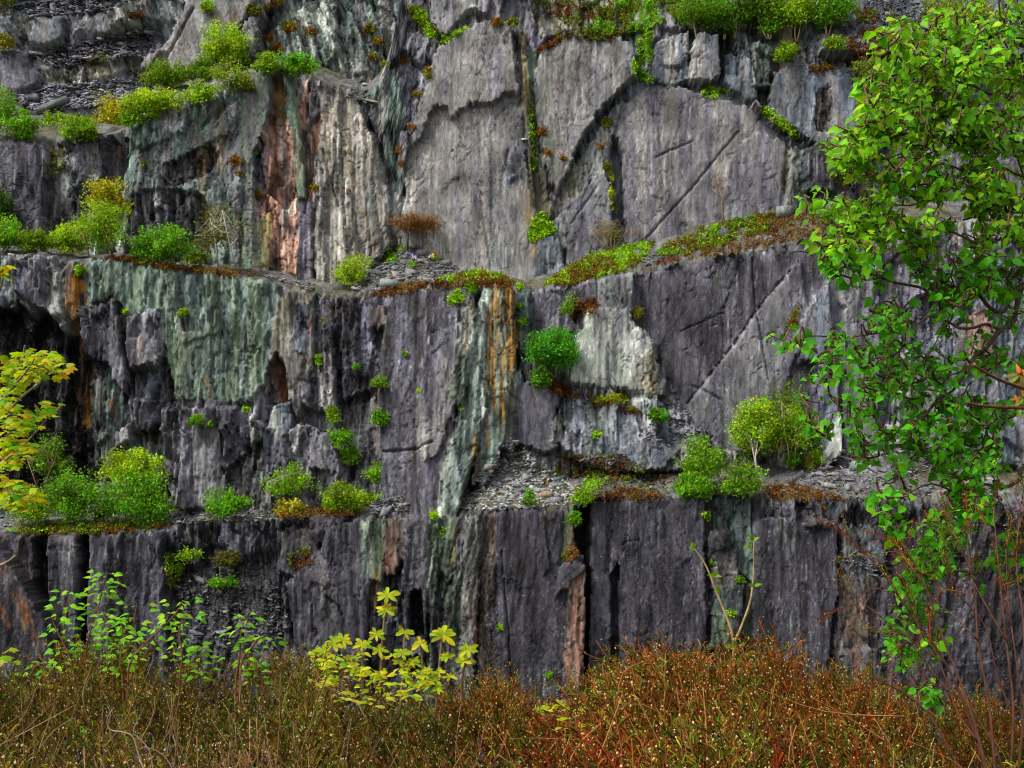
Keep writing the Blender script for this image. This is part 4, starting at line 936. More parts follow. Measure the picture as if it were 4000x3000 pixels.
def tree(name, label, box, base, colour, cat='tree', bark='grey', n=1500, stems=1, lumps=14, leaf=0.165, group=None, thick=0.09, back=0.3, sparse=1.0, trunks=None, shape='round', d=None):
    x0, y0, x1, y1 = box
    ex, ey = 0.05 * (x1 - x0), (0.2 if group == 'trees of the upper terrace' else 0.08) * (y1 - y0)
    x0, x1, y0, y1 = x0 - ex, x1 + ex, y0 - ey, y1 + 0.6 * ey
    n = int(n * 1.25)
    d0 = (d if d else depth(base[0], base[1])) + back
    if d is None:
        W_ = (x1 - x0) * d0 / F
        behind = np.percentile([depth(u, v) for u in np.linspace(x0, x1, 7) for v in np.linspace(y0, y1, 6)], 15)
        d0 = min(d0, max(behind - 0.3 * min(W_, 4.0), d0 - 4.0))
    root_p = np.array(P(base[0], base[1], d0))
    o = empty(name, root_p, label, cat, group)
    sc = d0 / F
    W, H = (x1 - x0) * sc, (y1 - y0) * sc
    cen = np.array(P((x0 + x1) / 2, (y0 + y1) / 2, d0)) - root_p
    rg = np.random.default_rng(abs(hash(label)) % (2 ** 31) if False else sum(ord(ch) * (i + 3) for i, ch in enumerate(label)))
    # clumps in an uneven crown
    q = rg.normal(size=(lumps * 6, 3)); q /= np.linalg.norm(q, axis=1)[:, None]
    q *= rg.uniform(0.2, 1.0, (len(q), 1)) ** 0.5 * 0.86
    if shape == 'flat': q[:, 2] *= 0.8
    q = q[:lumps]
    Dp = min(W, max(H, W * 0.6)) * 0.42
    C = cen + q * np.array([W / 2, Dp, H / 2])
    lr = rg.uniform(0.12, 0.34, lumps) * (0.35 * W + 0.65 * H) * (12 / lumps) ** 0.2
    lr = np.clip(lr, 0.1, 0.45 * H)
    n = int(n * 1.55)
    # leaves in sprays along branches that fan out from low in the crown, and in loose clumps
    nsp = lumps + 8
    spt = rg.normal(size=(nsp, 3)); spt /= np.linalg.norm(spt, axis=1)[:, None]
    spt[:, 2] = np.abs(spt[:, 2]) * 1.25 - 0.3
    spt = cen + spt * np.array([W / 2, Dp, H / 2]) * rg.uniform(0.65, 1.1, (nsp, 1))
    org = cen + rg.normal(0, 1, (nsp, 3)) * np.array([0.12 * W, 0.1 * Dp, 0.05 * H]) - np.array([0, 0, 0.3 * H])
    n1 = int(n * 0.62); n2 = n - n1
    wh_ = rg.integers(0, nsp, n1); tt = rg.uniform(0.15, 1, n1) ** 0.75
    sg = (0.055 * (W + H) / 2 + 0.05) * (1.3 - 0.6 * tt)
    L1 = org[wh_] + (spt[wh_] - org[wh_]) * tt[:, None] + rg.normal(size=(n1, 3)) * sg[:, None]
    L1[:, 2] -= 0.10 * H * tt ** 2 * rg.random(n1)
    w = lr ** 2; w /= w.sum()
    wc_ = rg.choice(lumps, n2, p=w)
    g = rg.normal(size=(n2, 3)); g /= np.linalg.norm(g, axis=1)[:, None]
    g *= (rg.uniform(0, 1, (n2, 1)) ** 0.5) * lr[wc_][:, None] * np.array([1.15, 1.1, 0.7])
    L_ = np.concatenate([L1, C[wc_] + g]); which = np.concatenate([wh_ % lumps, wc_])
    ok = (np.abs(L_[:, 0] - cen[0]) < W * 0.66) & (np.abs(L_[:, 2] - cen[2]) < H * 0.66)
    L_ = L_[ok]; which = which[ok]
    base_c = np.array(GREENS[colour])
    tone = (0.55 + 0.8 * rg.random(lumps))[which] * rg.uniform(0.65, 1.4, len(L_))
    cc = base_c[None] * tone[:, None]
    cc[:, 0] *= rg.uniform(0.6, 1.7, len(L_))
    dry = rg.random(len(L_)) < 0.06
    cc[dry] = np.array((0.2, 0.12, 0.03)) * rg.uniform(0.5, 1.2, (dry.sum(), 1))
    mb = MB(); mb.add(*leaf_quads(L_, leaf, cc, rg))
    cr = mb.obj('crown', M_LEAF, o)
    # trunk and limbs, from the base up into the clumps
    bc = np.array(BARKS[bark])
    if trunks:
        paths = [[np.array(P(a, b, d0 - (0.6 * Dp if b < base[1] - 12 else 0))) - root_p for a, b in t] for t in trunks]
    else:
        paths = []
        for s_ in range(stems):
            tgt = cen + np.array([rg.uniform(-0.2, 0.2) * W + (s_ - (stems - 1) / 2) * W * 0.22, rg.uniform(-0.1, 0.1) * W, 0.15 * H])
            st = np.array([(s_ - (stems - 1) / 2) * 0.15, 0, -0.1])
            mid = (st + tgt) / 2 + rg.normal(0, 0.06, 3) * W
            paths.append([st, st * 0.6 + mid * 0.4 + rg.normal(0, 0.02, 3) * W, mid, tgt])
    for t in paths:
        mb = MB()
        k = len(t)
        mb.tube(t, np.linspace(thick, thick * 0.35, k), 5, bc)
        tko = mb.obj('trunk', M_BARK, o)
        mb = MB()
        tip = np.array(t[-1]); mid = np.array(t[max(1, k // 2)])
        for l_ in range(min(9, nsp)):
            c_ = spt[(l_ * 3 + len(paths)) % nsp]
            st = mid + (tip - mid) * rg.uniform(0, 1)
            mb.tube([st, (st + c_) / 2 + rg.normal(0, 0.05, 3) * W, c_], [thick * 0.4, thick * 0.28, thick * 0.12], 4, bc * rg.uniform(0.7, 1.1))
        mb.obj('limbs', M_BARK, tko)
    return o

T_ = tree
# upper terrace, top left
g1 = 'trees of the upper terrace'
T_('birch_tree', 'tall bright green birch on the slope above the upper terrace', (775, 105, 968, 262), (860, 272), 'lime', n=2600, lumps=18, group=g1, bark='tan', stems=2)
T_('birch_tree', 'spreading green birch right of the slate rubble band', (562, 240, 752, 345), (665, 360), 'lime', n=2300, lumps=16, group=g1, bark='tan', stems=3)
T_('birch_tree', 'sparse pale birch with a thin white trunk near the buttress top', (830, 258, 975, 368), (888, 372), 'pale', n=1100, lumps=12, group=g1, bark='white', trunks=[[(890, 372), (893, 330), (898, 290)], [(888, 360), (872, 335), (862, 320)]])
T_('birch_bush', 'left of two rounded bushes on top of the grey-green pillar', (990, 213, 1085, 290), (1045, 290), 'lime', cat='bush', n=900, lumps=9, group=g1)
T_('birch_bush', 'right, larger of two rounded bushes on top of the grey-green pillar', (1085, 212, 1228, 288), (1150, 290), 'green', cat='bush', n=1500, lumps=11, group=g1)
T_('birch_bush', 'low green bushes linking the slope down to the terrace, above the buttress', (745, 235, 850, 310), (800, 315), 'mid', cat='bush', n=900, lumps=9, group=g1)
T_('birch_bush', 'broad green bush above the left part of the big buttress', (490, 345, 722, 440), (610, 440), 'lime', cat='bush', n=2400, lumps=16, group=g1, stems=3)
T_('birch_tree', 'yellowish small tree at the left end of the big buttress', (360, 388, 520, 520), (430, 530), 'yellow', n=1500, lumps=14, group=g1, stems=2, bark='brown')
T_('birch_tree', 'green tree right of the yellowish one, partly behind it', (470, 400, 560, 500), (515, 505), 'mid', n=900, lumps=9, group=g1)
T_('birch_bush', 'low bush beside the forked white trunk, right side', (250, 448, 380, 548), (310, 550), 'lime', cat='bush', n=1600, lumps=12, group=g1)
T_('birch_tree', 'bushy birch with a forked white trunk at the terrace edge', (120, 440, 290, 548), (188, 566), 'lime', n=2000, lumps=14, group=g1, bark='white', trunks=[[(188, 566), (184, 540), (190, 515)], [(186, 545), (165, 525), (142, 495)]])
T_('birch_bush', 'rounded green bush near the left frame edge on the upper terrace', (40, 440, 150, 545), (90, 548), 'green', cat='bush', n=1500, lumps=11, group=g1)
T_('birch_tree', 'dark green tree cut by the left frame edge on the upper terrace', (-60, 350, 60, 530), (0, 545), 'green', n=1500, lumps=13, group=g1)
T_('heather_bush', 'olive and rust bush at the left frame edge beside the purple slab', (-40, 130, 66, 195), (10, 200), 'olive', cat='bush', n=700, lumps=8)
T_('birch_tree', 'olive tree in the top left corner', (-50, -60, 60, 40), (10, 45), 'olive', n=700, lumps=8)
T_('birch_bush', 'thin bush on the pale slabs at the top edge, left of centre', (780, 0, 840, 55), (800, 50), 'mid', cat='bush', n=350, lumps=6)
T_('birch_bush', 'long low scrub filling the terrace gap beneath the yellowish tree', (340, 470, 520, 545), (430, 548), 'lime', cat='bush', n=1300, lumps=11, group=g1)
T_('birch_bush', 'scrub along the buttress top left of the sparse pale birch', (700, 330, 850, 400), (780, 402), 'lime', cat='bush', n=1100, lumps=10, group=g1)
T_('birch_bush', 'low yellowish scrub on the buttress crest right of the sparse pale birch', (930, 300, 1000, 350), (965, 352), 'yellow', cat='bush', n=400, lumps=6, group=g1)
# middle terrace, left
g2 = 'trees of the middle terrace'
T_('birch_tree', 'round yellow-green tree highest on the middle terrace', (330, 690, 505, 850), (440, 1000), 'yellow', n=1900, lumps=13, group=g2, bark='brown')
T_('birch_tree', 'bright green birch with reddish forked trunks below the yellow tree', (305, 795, 505, 985), (440, 1008), 'lime', n=2600, lumps=17, group=g2, bark='tan', trunks=[[(445, 1008), (425, 940), (400, 880), (395, 850)], [(350, 1005), (335, 950), (318, 905)]])
T_('birch_bush', 'light bush left of the forked birch on the middle terrace', (200, 860, 350, 1000), (270, 1005), 'lime', cat='bush', n=1700, lumps=13, group=g2, stems=2)
T_('birch_bush', 'wide rounded green bush in the middle of the left terrace', (495, 875, 755, 1030), (620, 1040), 'green', cat='bush', n=3400, lumps=20, group=g2, stems=2)
T_('birch_tree', 'thin airy birch with two crooked white trunks at the terrace edge', (755, 780, 935, 1010), (850, 1052), 'olive', n=900, lumps=14, group=g2, bark='white', thick=0.11, trunks=[[(853, 1052), (846, 980), (835, 910), (820, 850)], [(925, 1060), (905, 990), (885, 900), (868, 820)], [(903, 960), (930, 925)]])
T_('birch_bush', 'pale grass-like bush below the thin airy birch', (720, 960, 820, 1040), (770, 1050), 'pale', cat='bush', n=700, lumps=8, group=g2)
T_('birch_bush', 'low olive scrub at the left of the middle terrace', (40, 900, 220, 985), (130, 990), 'lime', cat='bush', n=1300, lumps=11, group=g2)
T_('conifer_tree', 'small dark conifer at the left frame edge', (-40, 720, 52, 900), (5, 960), 'deep', n=1300, lumps=13, group=g2)
T_('birch_tree', 'green tree below the dark conifer at the left frame edge', (-60, 840, 80, 975), (10, 985), 'green', n=1700, lumps=13, group=g2)
T_('birch_bush', 'small bush on the cliff lip above the orange drip', (285, 1030, 330, 1075), (305, 1072), 'lime', cat='bush', n=250, lumps=5, leaf=0.15)
# centre ledge
T_('bare_tree', 'bare flat-topped tree of orange-brown twigs on the scree heap', (1525, 828, 1725, 915), (1592, 965), 'brown', n=2600, lumps=16, leaf=0.1, bark='brown', thick=0.13, trunks=[[(1592, 968), (1593, 930), (1597, 895), (1600, 865)]], shape='flat')
T_('birch_bush', 'young birch shrub at the left foot of the centre scree heap', (1315, 985, 1460, 1120), (1370, 1130), 'lime', cat='bush', n=1100, lumps=13, stems=3, leaf=0.16)
T_('bare_shrub', 'shrub of bare tan stems fanning up beside the dark slab', (2330, 850, 2440, 965), (2385, 972), 'olive', cat='shrub', n=220, lumps=12, stems=7, bark='tan', leaf=0.12, thick=0.06)
T_('dead_sapling', 'tall dead sapling with a pale crooked stem against the right slab', (2780, 670, 2830, 780), (2828, 856), 'brown', n=40, lumps=8, leaf=0.08, bark='tan', thick=0.07, trunks=[[(2828, 858), (2820, 800), (2812, 740), (2800, 680)], [(2815, 770), (2780, 735)], [(2812, 740), (2840, 700)]])
T_('dead_sapling', 'short bare curved sapling between tan shrub and dead sapling', (2460, 880, 2500, 930), (2480, 950), 'brown', n=20, lumps=5, leaf=0.08, bark='tan', thick=0.05, trunks=[[(2482, 952), (2468, 915), (2466, 885)], [(2470, 915), (2488, 890)]])
T_('round_bush', 'dense round bright green bush on the corner ledge below the moss', (2062, 1275, 2262, 1460), (2170, 1470), 'bright', cat='bush', n=4200, lumps=22, stems=3)
T_('small_shrub', 'small green shrub under the dense round bush', (2072, 1430, 2140, 1530), (2110, 1520), 'green', cat='shrub', n=500, lumps=8)
T_('birch_sapling', 'thin green sapling on the face above the round bush', (2190, 1140, 2245, 1245), (2220, 1250), 'mid', n=260, lumps=8, leaf=0.14)
T_('small_shrub', 'tiny yellow-green sprig at the corner of the pale face', (2475, 1195, 2515, 1245), (2490, 1240), 'yellow', cat='shrub', n=120, lumps=5, leaf=0.13)
T_('small_shrub', 'blue-green shrub on the broken ramp below the pale face', (2535, 1585, 2612, 1650), (2575, 1655), 'green', cat='shrub', n=500, lumps=8)
# shrubs on the middle face
g3 = 'shrubs rooted in the middle cliff face'
for bx, lab, cl, n_ in [
    ((1455, 1455, 1510, 1525), 'small olive sapling beside the top of the central buttress', 'mid', 260),
    ((1450, 1590, 1515, 1670), 'green shrub with a thin stem on the left edge of the central buttress', 'green', 450),
    ((1290, 1670, 1370, 1760), 'upper shrub of the hanging green tangle left of the buttress', 'green', 450),
    ((1330, 1730, 1400, 1820), 'lower shrub of the hanging green tangle left of the buttress', 'green', 420),
    ((1430, 1790, 1525, 1905), 'sapling against the foot of the central buttress', 'mid', 600),
    ((735, 1615, 795, 1665), 'small green shrub at the foot of the green streaked face', 'green', 320),
    ((700, 1200, 738, 1240), 'green tuft high on the green streaked face', 'lime', 200),
    ((1235, 1380, 1255, 1440), 'narrow green tuft on the olive columns', 'mid', 160),
    ((1375, 1420, 1412, 1445), 'little green tuft right of the olive columns', 'green', 110),
    ((1270, 1580, 1330, 1650), 'green tuft below the olive columns', 'lime', 260)]:
    T_('ledge_shrub', lab, bx, ((bx[0] + bx[2]) / 2, bx[3]), cl, cat='shrub', n=n_, lumps=7, group=g3, leaf=0.17)
# lower terrace, left
g4 = 'bushes of the lower terrace'
T_('birch_bush', 'large green bush in front of the black wet recess', (150, 1830, 400, 2050), (270, 2060), 'green', cat='bush', n=3600, lumps=22, group=g4, stems=3)
T_('birch_tree', 'taller rounded bush with pale stem at the right of the big thicket', (400, 1755, 652, 1900), (490, 2050), 'lime', n=2900, lumps=18, group=g4, bark='tan', trunks=[[(488, 2055), (490, 1980), (500, 1900), (520, 1840)]])
T_('birch_bush', 'broad bush filling the right of the lower left thicket', (390, 1860, 695, 2050), (560, 2062), 'green', cat='bush', n=4200, lumps=24, group=g4, stems=3)
T_('birch_tree', 'dark green tree with bare pale stems behind the thicket', (120, 1690, 275, 1870), (160, 1960), 'mid', n=1300, lumps=14, group=g4, bark='tan', trunks=[[(165, 1960), (130, 1860), (105, 1790)], [(165, 1950), (190, 1850), (215, 1800)]])
T_('birch_bush', 'light bush at the left end of the lower left thicket', (60, 1900, 210, 2050), (130, 2060), 'lime', cat='bush', n=1700, lumps=13, group=g4)
T_('birch_bush', 'compact green shrub alone on the grey ledge', (785, 1905, 975, 2020), (880, 2025), 'green', cat='bush', n=1500, lumps=13, group=g4)
T_('birch_tree', 'small birch with thin white stem growing above the ledge', (1020, 1810, 1230, 1960), (1055, 2000), 'mid', n=1100, lumps=16, group=g4, bark='white', thick=0.06, trunks=[[(1062, 2000), (1050, 1930), (1045, 1880)]])
T_('birch_bush', 'yellowish shrub below the small white-stemmed birch', (1070, 1950, 1190, 2015), (1130, 2015), 'yellow', cat='bush', n=700, lumps=8, group=g4)
T_('birch_bush', 'bright green shrub on the ledge left of the grey scree patch', (1255, 1880, 1430, 2000), (1345, 2005), 'lime', cat='bush', n=1700, lumps=13, group=g4)
T_('small_shrub', 'small sprig growing at the foot of the scree cone', (2040, 1910, 2095, 1985), (2065, 1985), 'green', cat='shrub', n=260, lumps=6, leaf=0.15)
T_('small_shrub', 'green shrub hanging over the edge right of the scree cone', (2225, 1900, 2320, 1980), (2260, 1980), 'lime', cat='shrub', n=600, lumps=9)
T_('small_shrub', 'shrub hanging in the black cleft below the terrace edge', (2215, 2000, 2278, 2060), (2245, 2060), 'green', cat='shrub', n=320, lumps=6)
T_('small_shrub', 'green shrub on the shaded scree slope', (815, 2240, 925, 2300), (870, 2300), 'green', cat='shrub', n=500, lumps=8)
T_('small_shrub', 'olive shrub high on the shaded scree slope', (835, 2145, 955, 2220), (890, 2220), 'olive', cat='shrub', n=550, lumps=8)
T_('small_shrub', 'little green sprig at the left edge of the shaded scree slope', (690, 2130, 790, 2200), (730, 2200), 'mid', cat='shrub', n=260, lumps=7)
# right terrace birches
g5 = 'birches of the right terrace'
T_('birch_tree', 'tall light green birch with thin pale trunks on the right terrace', (2970, 1495, 3172, 1800), (3090, 1830), 'lime', n=4200, lumps=26, group=g5, bark='tan', thick=0.09, trunks=[[(3085, 1830), (3080, 1760), (3060, 1650), (3050, 1560)], [(3100, 1820), (3108, 1750), (3120, 1680)], [(3047, 1820), (3040, 1775)]])
T_('birch_tree', 'lower light green birch with a double white trunk left of the tall one', (2860, 1560, 3030, 1790), (2955, 1885), 'lime', n=3600, lumps=22, group=g5, bark='white', thick=0.13, trunks=[[(2960, 1885), (2955, 1830), (2945, 1780), (2930, 1700)], [(2960, 1850), (2950, 1790), (2960, 1720)]])
T_('birch_bush', 'green bush left of the double trunk on the right terrace', (2655, 1700, 2830, 1880), (2740, 1930), 'mid', cat='bush', n=2400, lumps=18, group=g5, stems=2)
T_('birch_bush', 'dark green bush hanging over the edge below the birches', (2640, 1840, 2790, 1955), (2720, 1950), 'green', cat='bush', n=1900, lumps=14, group=g5)
T_('birch_bush', 'low leafy bush in front of the double white trunk', (2820, 1800, 2985, 1950), (2900, 1950), 'mid', cat='bush', n=1700, lumps=15, group=g5)
T_('birch_bush', 'small bright bush right of the tall birch trunk', (3065, 1760, 3125, 1830), (3095, 1835), 'green', cat='bush', n=500, lumps=7, group=g5)
# top right wood
g6 = 'trees along the top right edge'
for k, (bx, bs, cl, n_, lab) in enumerate([
    ((2640, -60, 2830, 120), (2720, 150), 'mid', 2200, 'leftmost green tree of the group at the top right edge'),
    ((2760, -80, 2960, 105), (2870, 145), 'green', 2400, 'second tree of the top right group, above the shaded trunks'),
    ((2900, -80, 3080, 110), (3000, 150), 'mid', 2400, 'third tree of the top right group, with a leaning trunk'),
    ((3030, -80, 3200, 120), (3110, 160), 'lime', 2400, 'fourth tree of the top right group'),
    ((3150, -90, 3345, 115), (3230, 150), 'green', 2600, 'large dark tree closing the top right group'),
    ((2780, 70, 2870, 140), (2830, 150), 'deep', 700, 'low shaded bush under the second tree at the top right'),
    ((2960, 60, 3060, 130), (3005, 150), 'green', 600, 'low green bush under the third tree at the top right')]):
    T_('birch_tree', lab, bx, bs, cl, n=n_, lumps=16, group=g6, bark='tan', stems=2, thick=0.12)
T_('small_shrub', 'light green shrub on the rock just below the top right trees', (3010, 165, 3130, 245), (3070, 250), 'lime', cat='shrub', n=900, lumps=10)
T_('small_shrub', 'yellow-green shrub on the rock shoulder right of the slab, upper right', (3330, 215, 3460, 300), (3395, 300), 'pale', cat='shrub', n=800, lumps=10)
T_('small_shrub', 'pale sprig between the two rock shoulders, upper right', (3210, 140, 3300, 195), (3255, 200), 'lime', cat='shrub', n=420, lumps=7)
T_('birch_tree', 'pale yellow-green tree behind the birch leaves, top right corner', (3620, -70, 3870, 150), (3740, 170), 'pale', n=3000, lumps=18, group=g6)
T_('birch_bush', 'green bush behind the birch leaves at the end of the moss terrace', (3255, 590, 3400, 720), (3330, 730), 'mid', cat='bush', n=1500, lumps=12)
T_('birch_bush', 'dark green bush at the right end of the moss terrace', (3210, 780, 3370, 890), (3290, 895), 'green', cat='bush', n=1500, lumps=12)

# ------------------------------------------------------------------ moss, grass and heather on the ledges
cover = {'ledge_moss': MB(), 'ledge_heather': MB()}
def tufts(kind, poly, n, cols, size=0.22, h=0.22):
    pts = in_poly_points(poly, n)
    cen = []; cc = []
    for (x, y) in pts:
        k = vn(np.array([x / 22.0]), np.array([y / 16.0]), 71)[0]
        if k < 0.24: continue
        d = depth(x, y)
        q = np.array(P(x, y, d - 0.1)) + np.array([0, 0, RNG.uniform(0, h)])
        base = GREENS[cols[0] if vn(np.array([x / 45.0]), np.array([y / 30.0]), 77)[0] > 0.5 or len(cols) == 1 else cols[1]]
        m_ = 9
        cen.append(q + RNG.normal(0, 0.15, (m_, 3)))
        cc.append(np.tile(np.array(base) * RNG.uniform(0.5, 1.35), (m_, 1)) * RNG.uniform(0.7, 1.3, (m_, 1)))
    if cen:
        V, f, c = leaf_quads(np.concatenate(cen), size * 0.62, np.concatenate(cc), RNG)
        cover[kind].add(V, f, c)

def spots(kind, lst, cols):
    for (x, y, r) in lst:
        n = int(5 + r * r / 9)
        tufts(kind, [(x - r, y - r * 0.2), (x - r * 0.5, y - r * 0.7), (x + r * 0.6, y - r * 0.6), (x + r, y), (x + r * 0.4, y + r * 0.6), (x - r * 0.6, y + r * 0.5)], n, cols)

MO, HE = 'ledge_moss', 'ledge_heather'
tufts(MO, [(2120, 1112), (2180, 1072), (2300, 1000), (2460, 960), (2560, 945), (2520, 1010), (2440, 1055), (2330, 1082), (2230, 1112)], 1500, ('olive', 'lime'))
tufts(HE, [(2120, 1115), (2200, 1070), (2330, 1040), (2420, 1040), (2330, 1085), (2200, 1120)], 350, ('rust', 'brown'))
tufts(HE, [(2560, 1040), (2600, 960), (2750, 920), (2900, 860), (3050, 850), (3200, 815), (3320, 820), (3300, 900), (3050, 950), (2900, 985), (2700, 1015)], 1300, ('brown', 'rust'))
tufts(MO, [(2560, 1000), (2600, 950), (2750, 890), (2900, 850), (3030, 830), (3000, 900), (2900, 930), (2700, 1000)], 1100, ('olive', 'mid'))
tufts(HE, [(1430, 1155), (1560, 1112), (1750, 1092), (1850, 1068), (1960, 1080), (2020, 1112), (1980, 1122), (1700, 1122), (1500, 1160)], 700, ('rust', 'brown'))
tufts(MO, [(1700, 1100), (1780, 1075), (1860, 1058), (1960, 1072), (2010, 1100), (1900, 1095), (1760, 1112)], 420, ('lime', 'olive'))
tufts(MO, [(2500, -20), (2720, -20), (2640, 70), (2560, 100), (2480, 130), (2380, 150), (2300, 110), (2340, 50), (2420, 0)], 1300, ('mid', 'olive'))
tufts(HE, [(2080, 0), (2300, -20), (2420, 10), (2340, 60), (2240, 110), (2150, 60)], 330, ('rust', 'olive'))
tufts(HE, [(2160, 130), (2300, 100), (2420, 140), (2400, 165), (2220, 150)], 220, ('olive', 'rust'))
tufts(MO, [(2075, 215), (2140, 170), (2200, 145), (2190, 160), (2120, 200), (2080, 235)], 130, ('rust', 'olive'))
tufts(MO, [(1590, 30), (1640, 30), (1680, 100), (1740, 145), (1830, 105), (1810, 125), (1730, 172), (1680, 165), (1650, 110)], 420, ('lime', 'olive'))
tufts(MO, [(2068, 400), (2082, 400), (2092, 640), (2090, 690), (2076, 660)], 140, ('lime', 'mid'))
tufts(MO, [(2490, 90), (2545, 100), (2550, 200), (2520, 310), (2490, 250)], 260, ('mid', 'lime'))
tufts(MO, [(2470, 240), (2490, 250), (2530, 300), (2560, 310), (2540, 330), (2480, 310)], 110, ('mid', 'lime'))
tufts(MO, [(2750, 340), (2830, 350), (2860, 370), (2800, 385), (2740, 380)], 120, ('mid', 'lime'))
tufts(MO, [(2960, 420), (3000, 430), (3080, 480), (3130, 535), (3110, 540), (3050, 495), (2970, 440)], 190, ('lime', 'olive'))
tufts(MO, [(2058, 935), (2085, 855), (2115, 830), (2150, 870), (2172, 905), (2130, 925), (2080, 945)], 420, ('lime', 'mid'))
tufts(MO, [(2375, 640), (2400, 660), (2405, 820), (2385, 820)], 100, ('olive', 'yellow'))
tufts(HE, [(3310, 160), (3400, 100), (3490, 150), (3540, 200), (3480, 245), (3330, 240)], 420, ('rust', 'rust'))
tufts(HE, [(3340, 40), (3430, 40), (3420, 90), (3350, 90)], 150, ('rust', 'olive'))
tufts(HE, [(3330, 265), (3480, 280), (3450, 310), (3350, 310)], 130, ('rust', 'rust'))
tufts(HE, [(3160, 265), (3250, 250), (3260, 275), (3160, 285)], 90, ('brown', 'rust'))
tufts(HE, [(400, 1006), (520, 1005), (640, 1032), (780, 1052), (900, 1060), (1000, 1072), (900, 1078), (780, 1068), (620, 1048)], 420, ('rust', 'brown'))
tufts(HE, [(60, 2090), (200, 2055), (350, 2045), (640, 2035), (665, 2060), (450, 2088)], 650, ('rust', 'olive'))
tufts(MO, [(0, 2080), (150, 2040), (400, 2050), (600, 2040), (620, 2055), (300, 2085)], 400, ('mid', 'olive'))
tufts(HE, [(2150, 1860), (2200, 1780), (2400, 1770), (2500, 1830), (2460, 1880), (2300, 1870)], 320, ('rust', 'olive'))
tufts(MO, [(2270, 1860), (2340, 1840), (2380, 1870), (2330, 1920), (2280, 1910)], 140, ('lime', 'mid'))
tufts(HE, [(2320, 1930), (2420, 1910), (2560, 1925), (2600, 1950), (2350, 1955)], 220, ('rust', 'brown'))
tufts(HE, [(2120, 1470), (2200, 1490), (2270, 1560), (2170, 1540)], 190, ('rust', 'rust'))
tufts(HE, [(2300, 1565), (2440, 1535), (2450, 1570), (2330, 1585)], 200, ('yellow', 'brown'))
tufts(HE, [(2420, 1590), (2500, 1590), (2500, 1615), (2430, 1615)], 60, ('rust', 'olive'))
tufts(HE, [(2230, 1190), (2320, 1170), (2340, 1190), (2300, 1240), (2230, 1240)], 150, ('rust', 'brown'))
tufts(HE, [(2960, 1900), (3100, 1890), (3250, 1930), (3300, 1960), (3000, 1955)], 330, ('rust', 'brown'))
tufts(MO, [(3110, 1800), (3200, 1760), (3220, 1800), (3160, 1840)], 200, ('olive', 'lime'))
tufts(HE, [(1070, 2000), (1250, 1990), (1420, 1985), (1420, 2008), (1250, 2020), (1080, 2025)], 360, ('rust', 'brown'))
tufts(MO, [(1240, 1980), (1440, 1930), (1500, 1930), (1440, 1980)], 160, ('olive', 'lime'))
tufts(MO, [(640, 2150), (720, 2200), (690, 2320), (650, 2280)], 110, ('olive', 'lime'))
tufts(HE, [(1120, 2160), (1210, 2140), (1220, 2200), (1140, 2230)], 90, ('rust', 'olive'))
tufts(MO, [(2190, 2170), (2250, 2120), (2260, 2160), (2230, 2200)], 70, ('olive', 'brown'))
tufts(HE, [(2990, 1620), (3000, 1600), (3040, 1560), (3050, 1600)], 1, ('rust',))
tufts(MO, [(180, 590), (250, 580), (250, 680), (190, 680)], 70, ('olive', 'yellow'))
tufts(HE, [(330, 235), (400, 215), (440, 225), (400, 245)], 60, ('rust', 'olive'))
tufts(HE, [(480, 60), (560, 40), (560, 65), (500, 75)], 60, ('rust', 'brown'))
tufts(MO, [(3090, 1220), (3130, 1180), (3110, 1280), (3075, 1280)], 60, ('brown', 'olive'))
tufts(HE, [(2250, 1840), (2450, 1800), (2650, 1870), (2640, 1930), (2300, 1900)], 260, ('rust', 'olive'))
spots(MO, [(1080, 190, 26), (1050, 150, 20), (1130, 110, 32), (1210, 125, 20), (1450, 110, 22), (1472, 165, 22), (1455, 225, 20), (1575, 240, 18), (1670, 275, 14), (1670, 300, 14), (1630, 372, 20), (1608, 500, 16), (2370, 482, 22), (2345, 575, 12), (2372, 650, 18), (1940, 90, 22), (2000, 88, 22), (1500, 250, 14), (1560, 590, 12), (1570, 640, 12), (2200, 620, 12), (2115, 520, 22), (2140, 600, 12), (1350, 750, 16), (1010, 760, 20), (920, 630, 22), (930, 680, 14), (1228, 735, 16), (555, 640, 14)], ('olive', 'brown'))
spots(HE, [(995, 42, 32), (1060, 32, 24), (1090, 14, 24), (1440, 120, 22)], ('brown', 'olive'))
spots(MO, [(1640, 65, 26), (1000, 600, 8), (1790, 1160, 30), (1840, 1130, 26), (1770, 1180, 22), (1580, 1385, 8), (1640, 1525, 8), (2030, 1120, 14), (2030, 1200, 12), (2040, 1260, 14), (1810, 1600, 6), (1270, 1250, 12), (960, 1600, 14), (1340, 1770, 20), (830, 1670, 12), (2330, 1700, 16), (2780, 2200, 12), (2860, 2400, 12), (2890, 2270, 16), (2760, 2020, 18), (1695, 2015, 16), (1730, 2080, 10), (1955, 2460, 12), (2140, 2640, 16), (820, 1660, 14), (490, 1220, 10), (1610, 1040, 14), (1700, 1022, 12), (1530, 1015, 26), (1560, 975, 20), (1520, 985, 18)], ('lime', 'mid'))
props(cover[MO].obj('ledge_moss', M_COVER), 'green moss and grass tufts along ledges and cracks of the cliffs', 'moss', kind='stuff')
props(cover[HE].obj('ledge_heather', M_COVER), 'rust-brown low heather along the terrace edges', 'heather', kind='stuff')

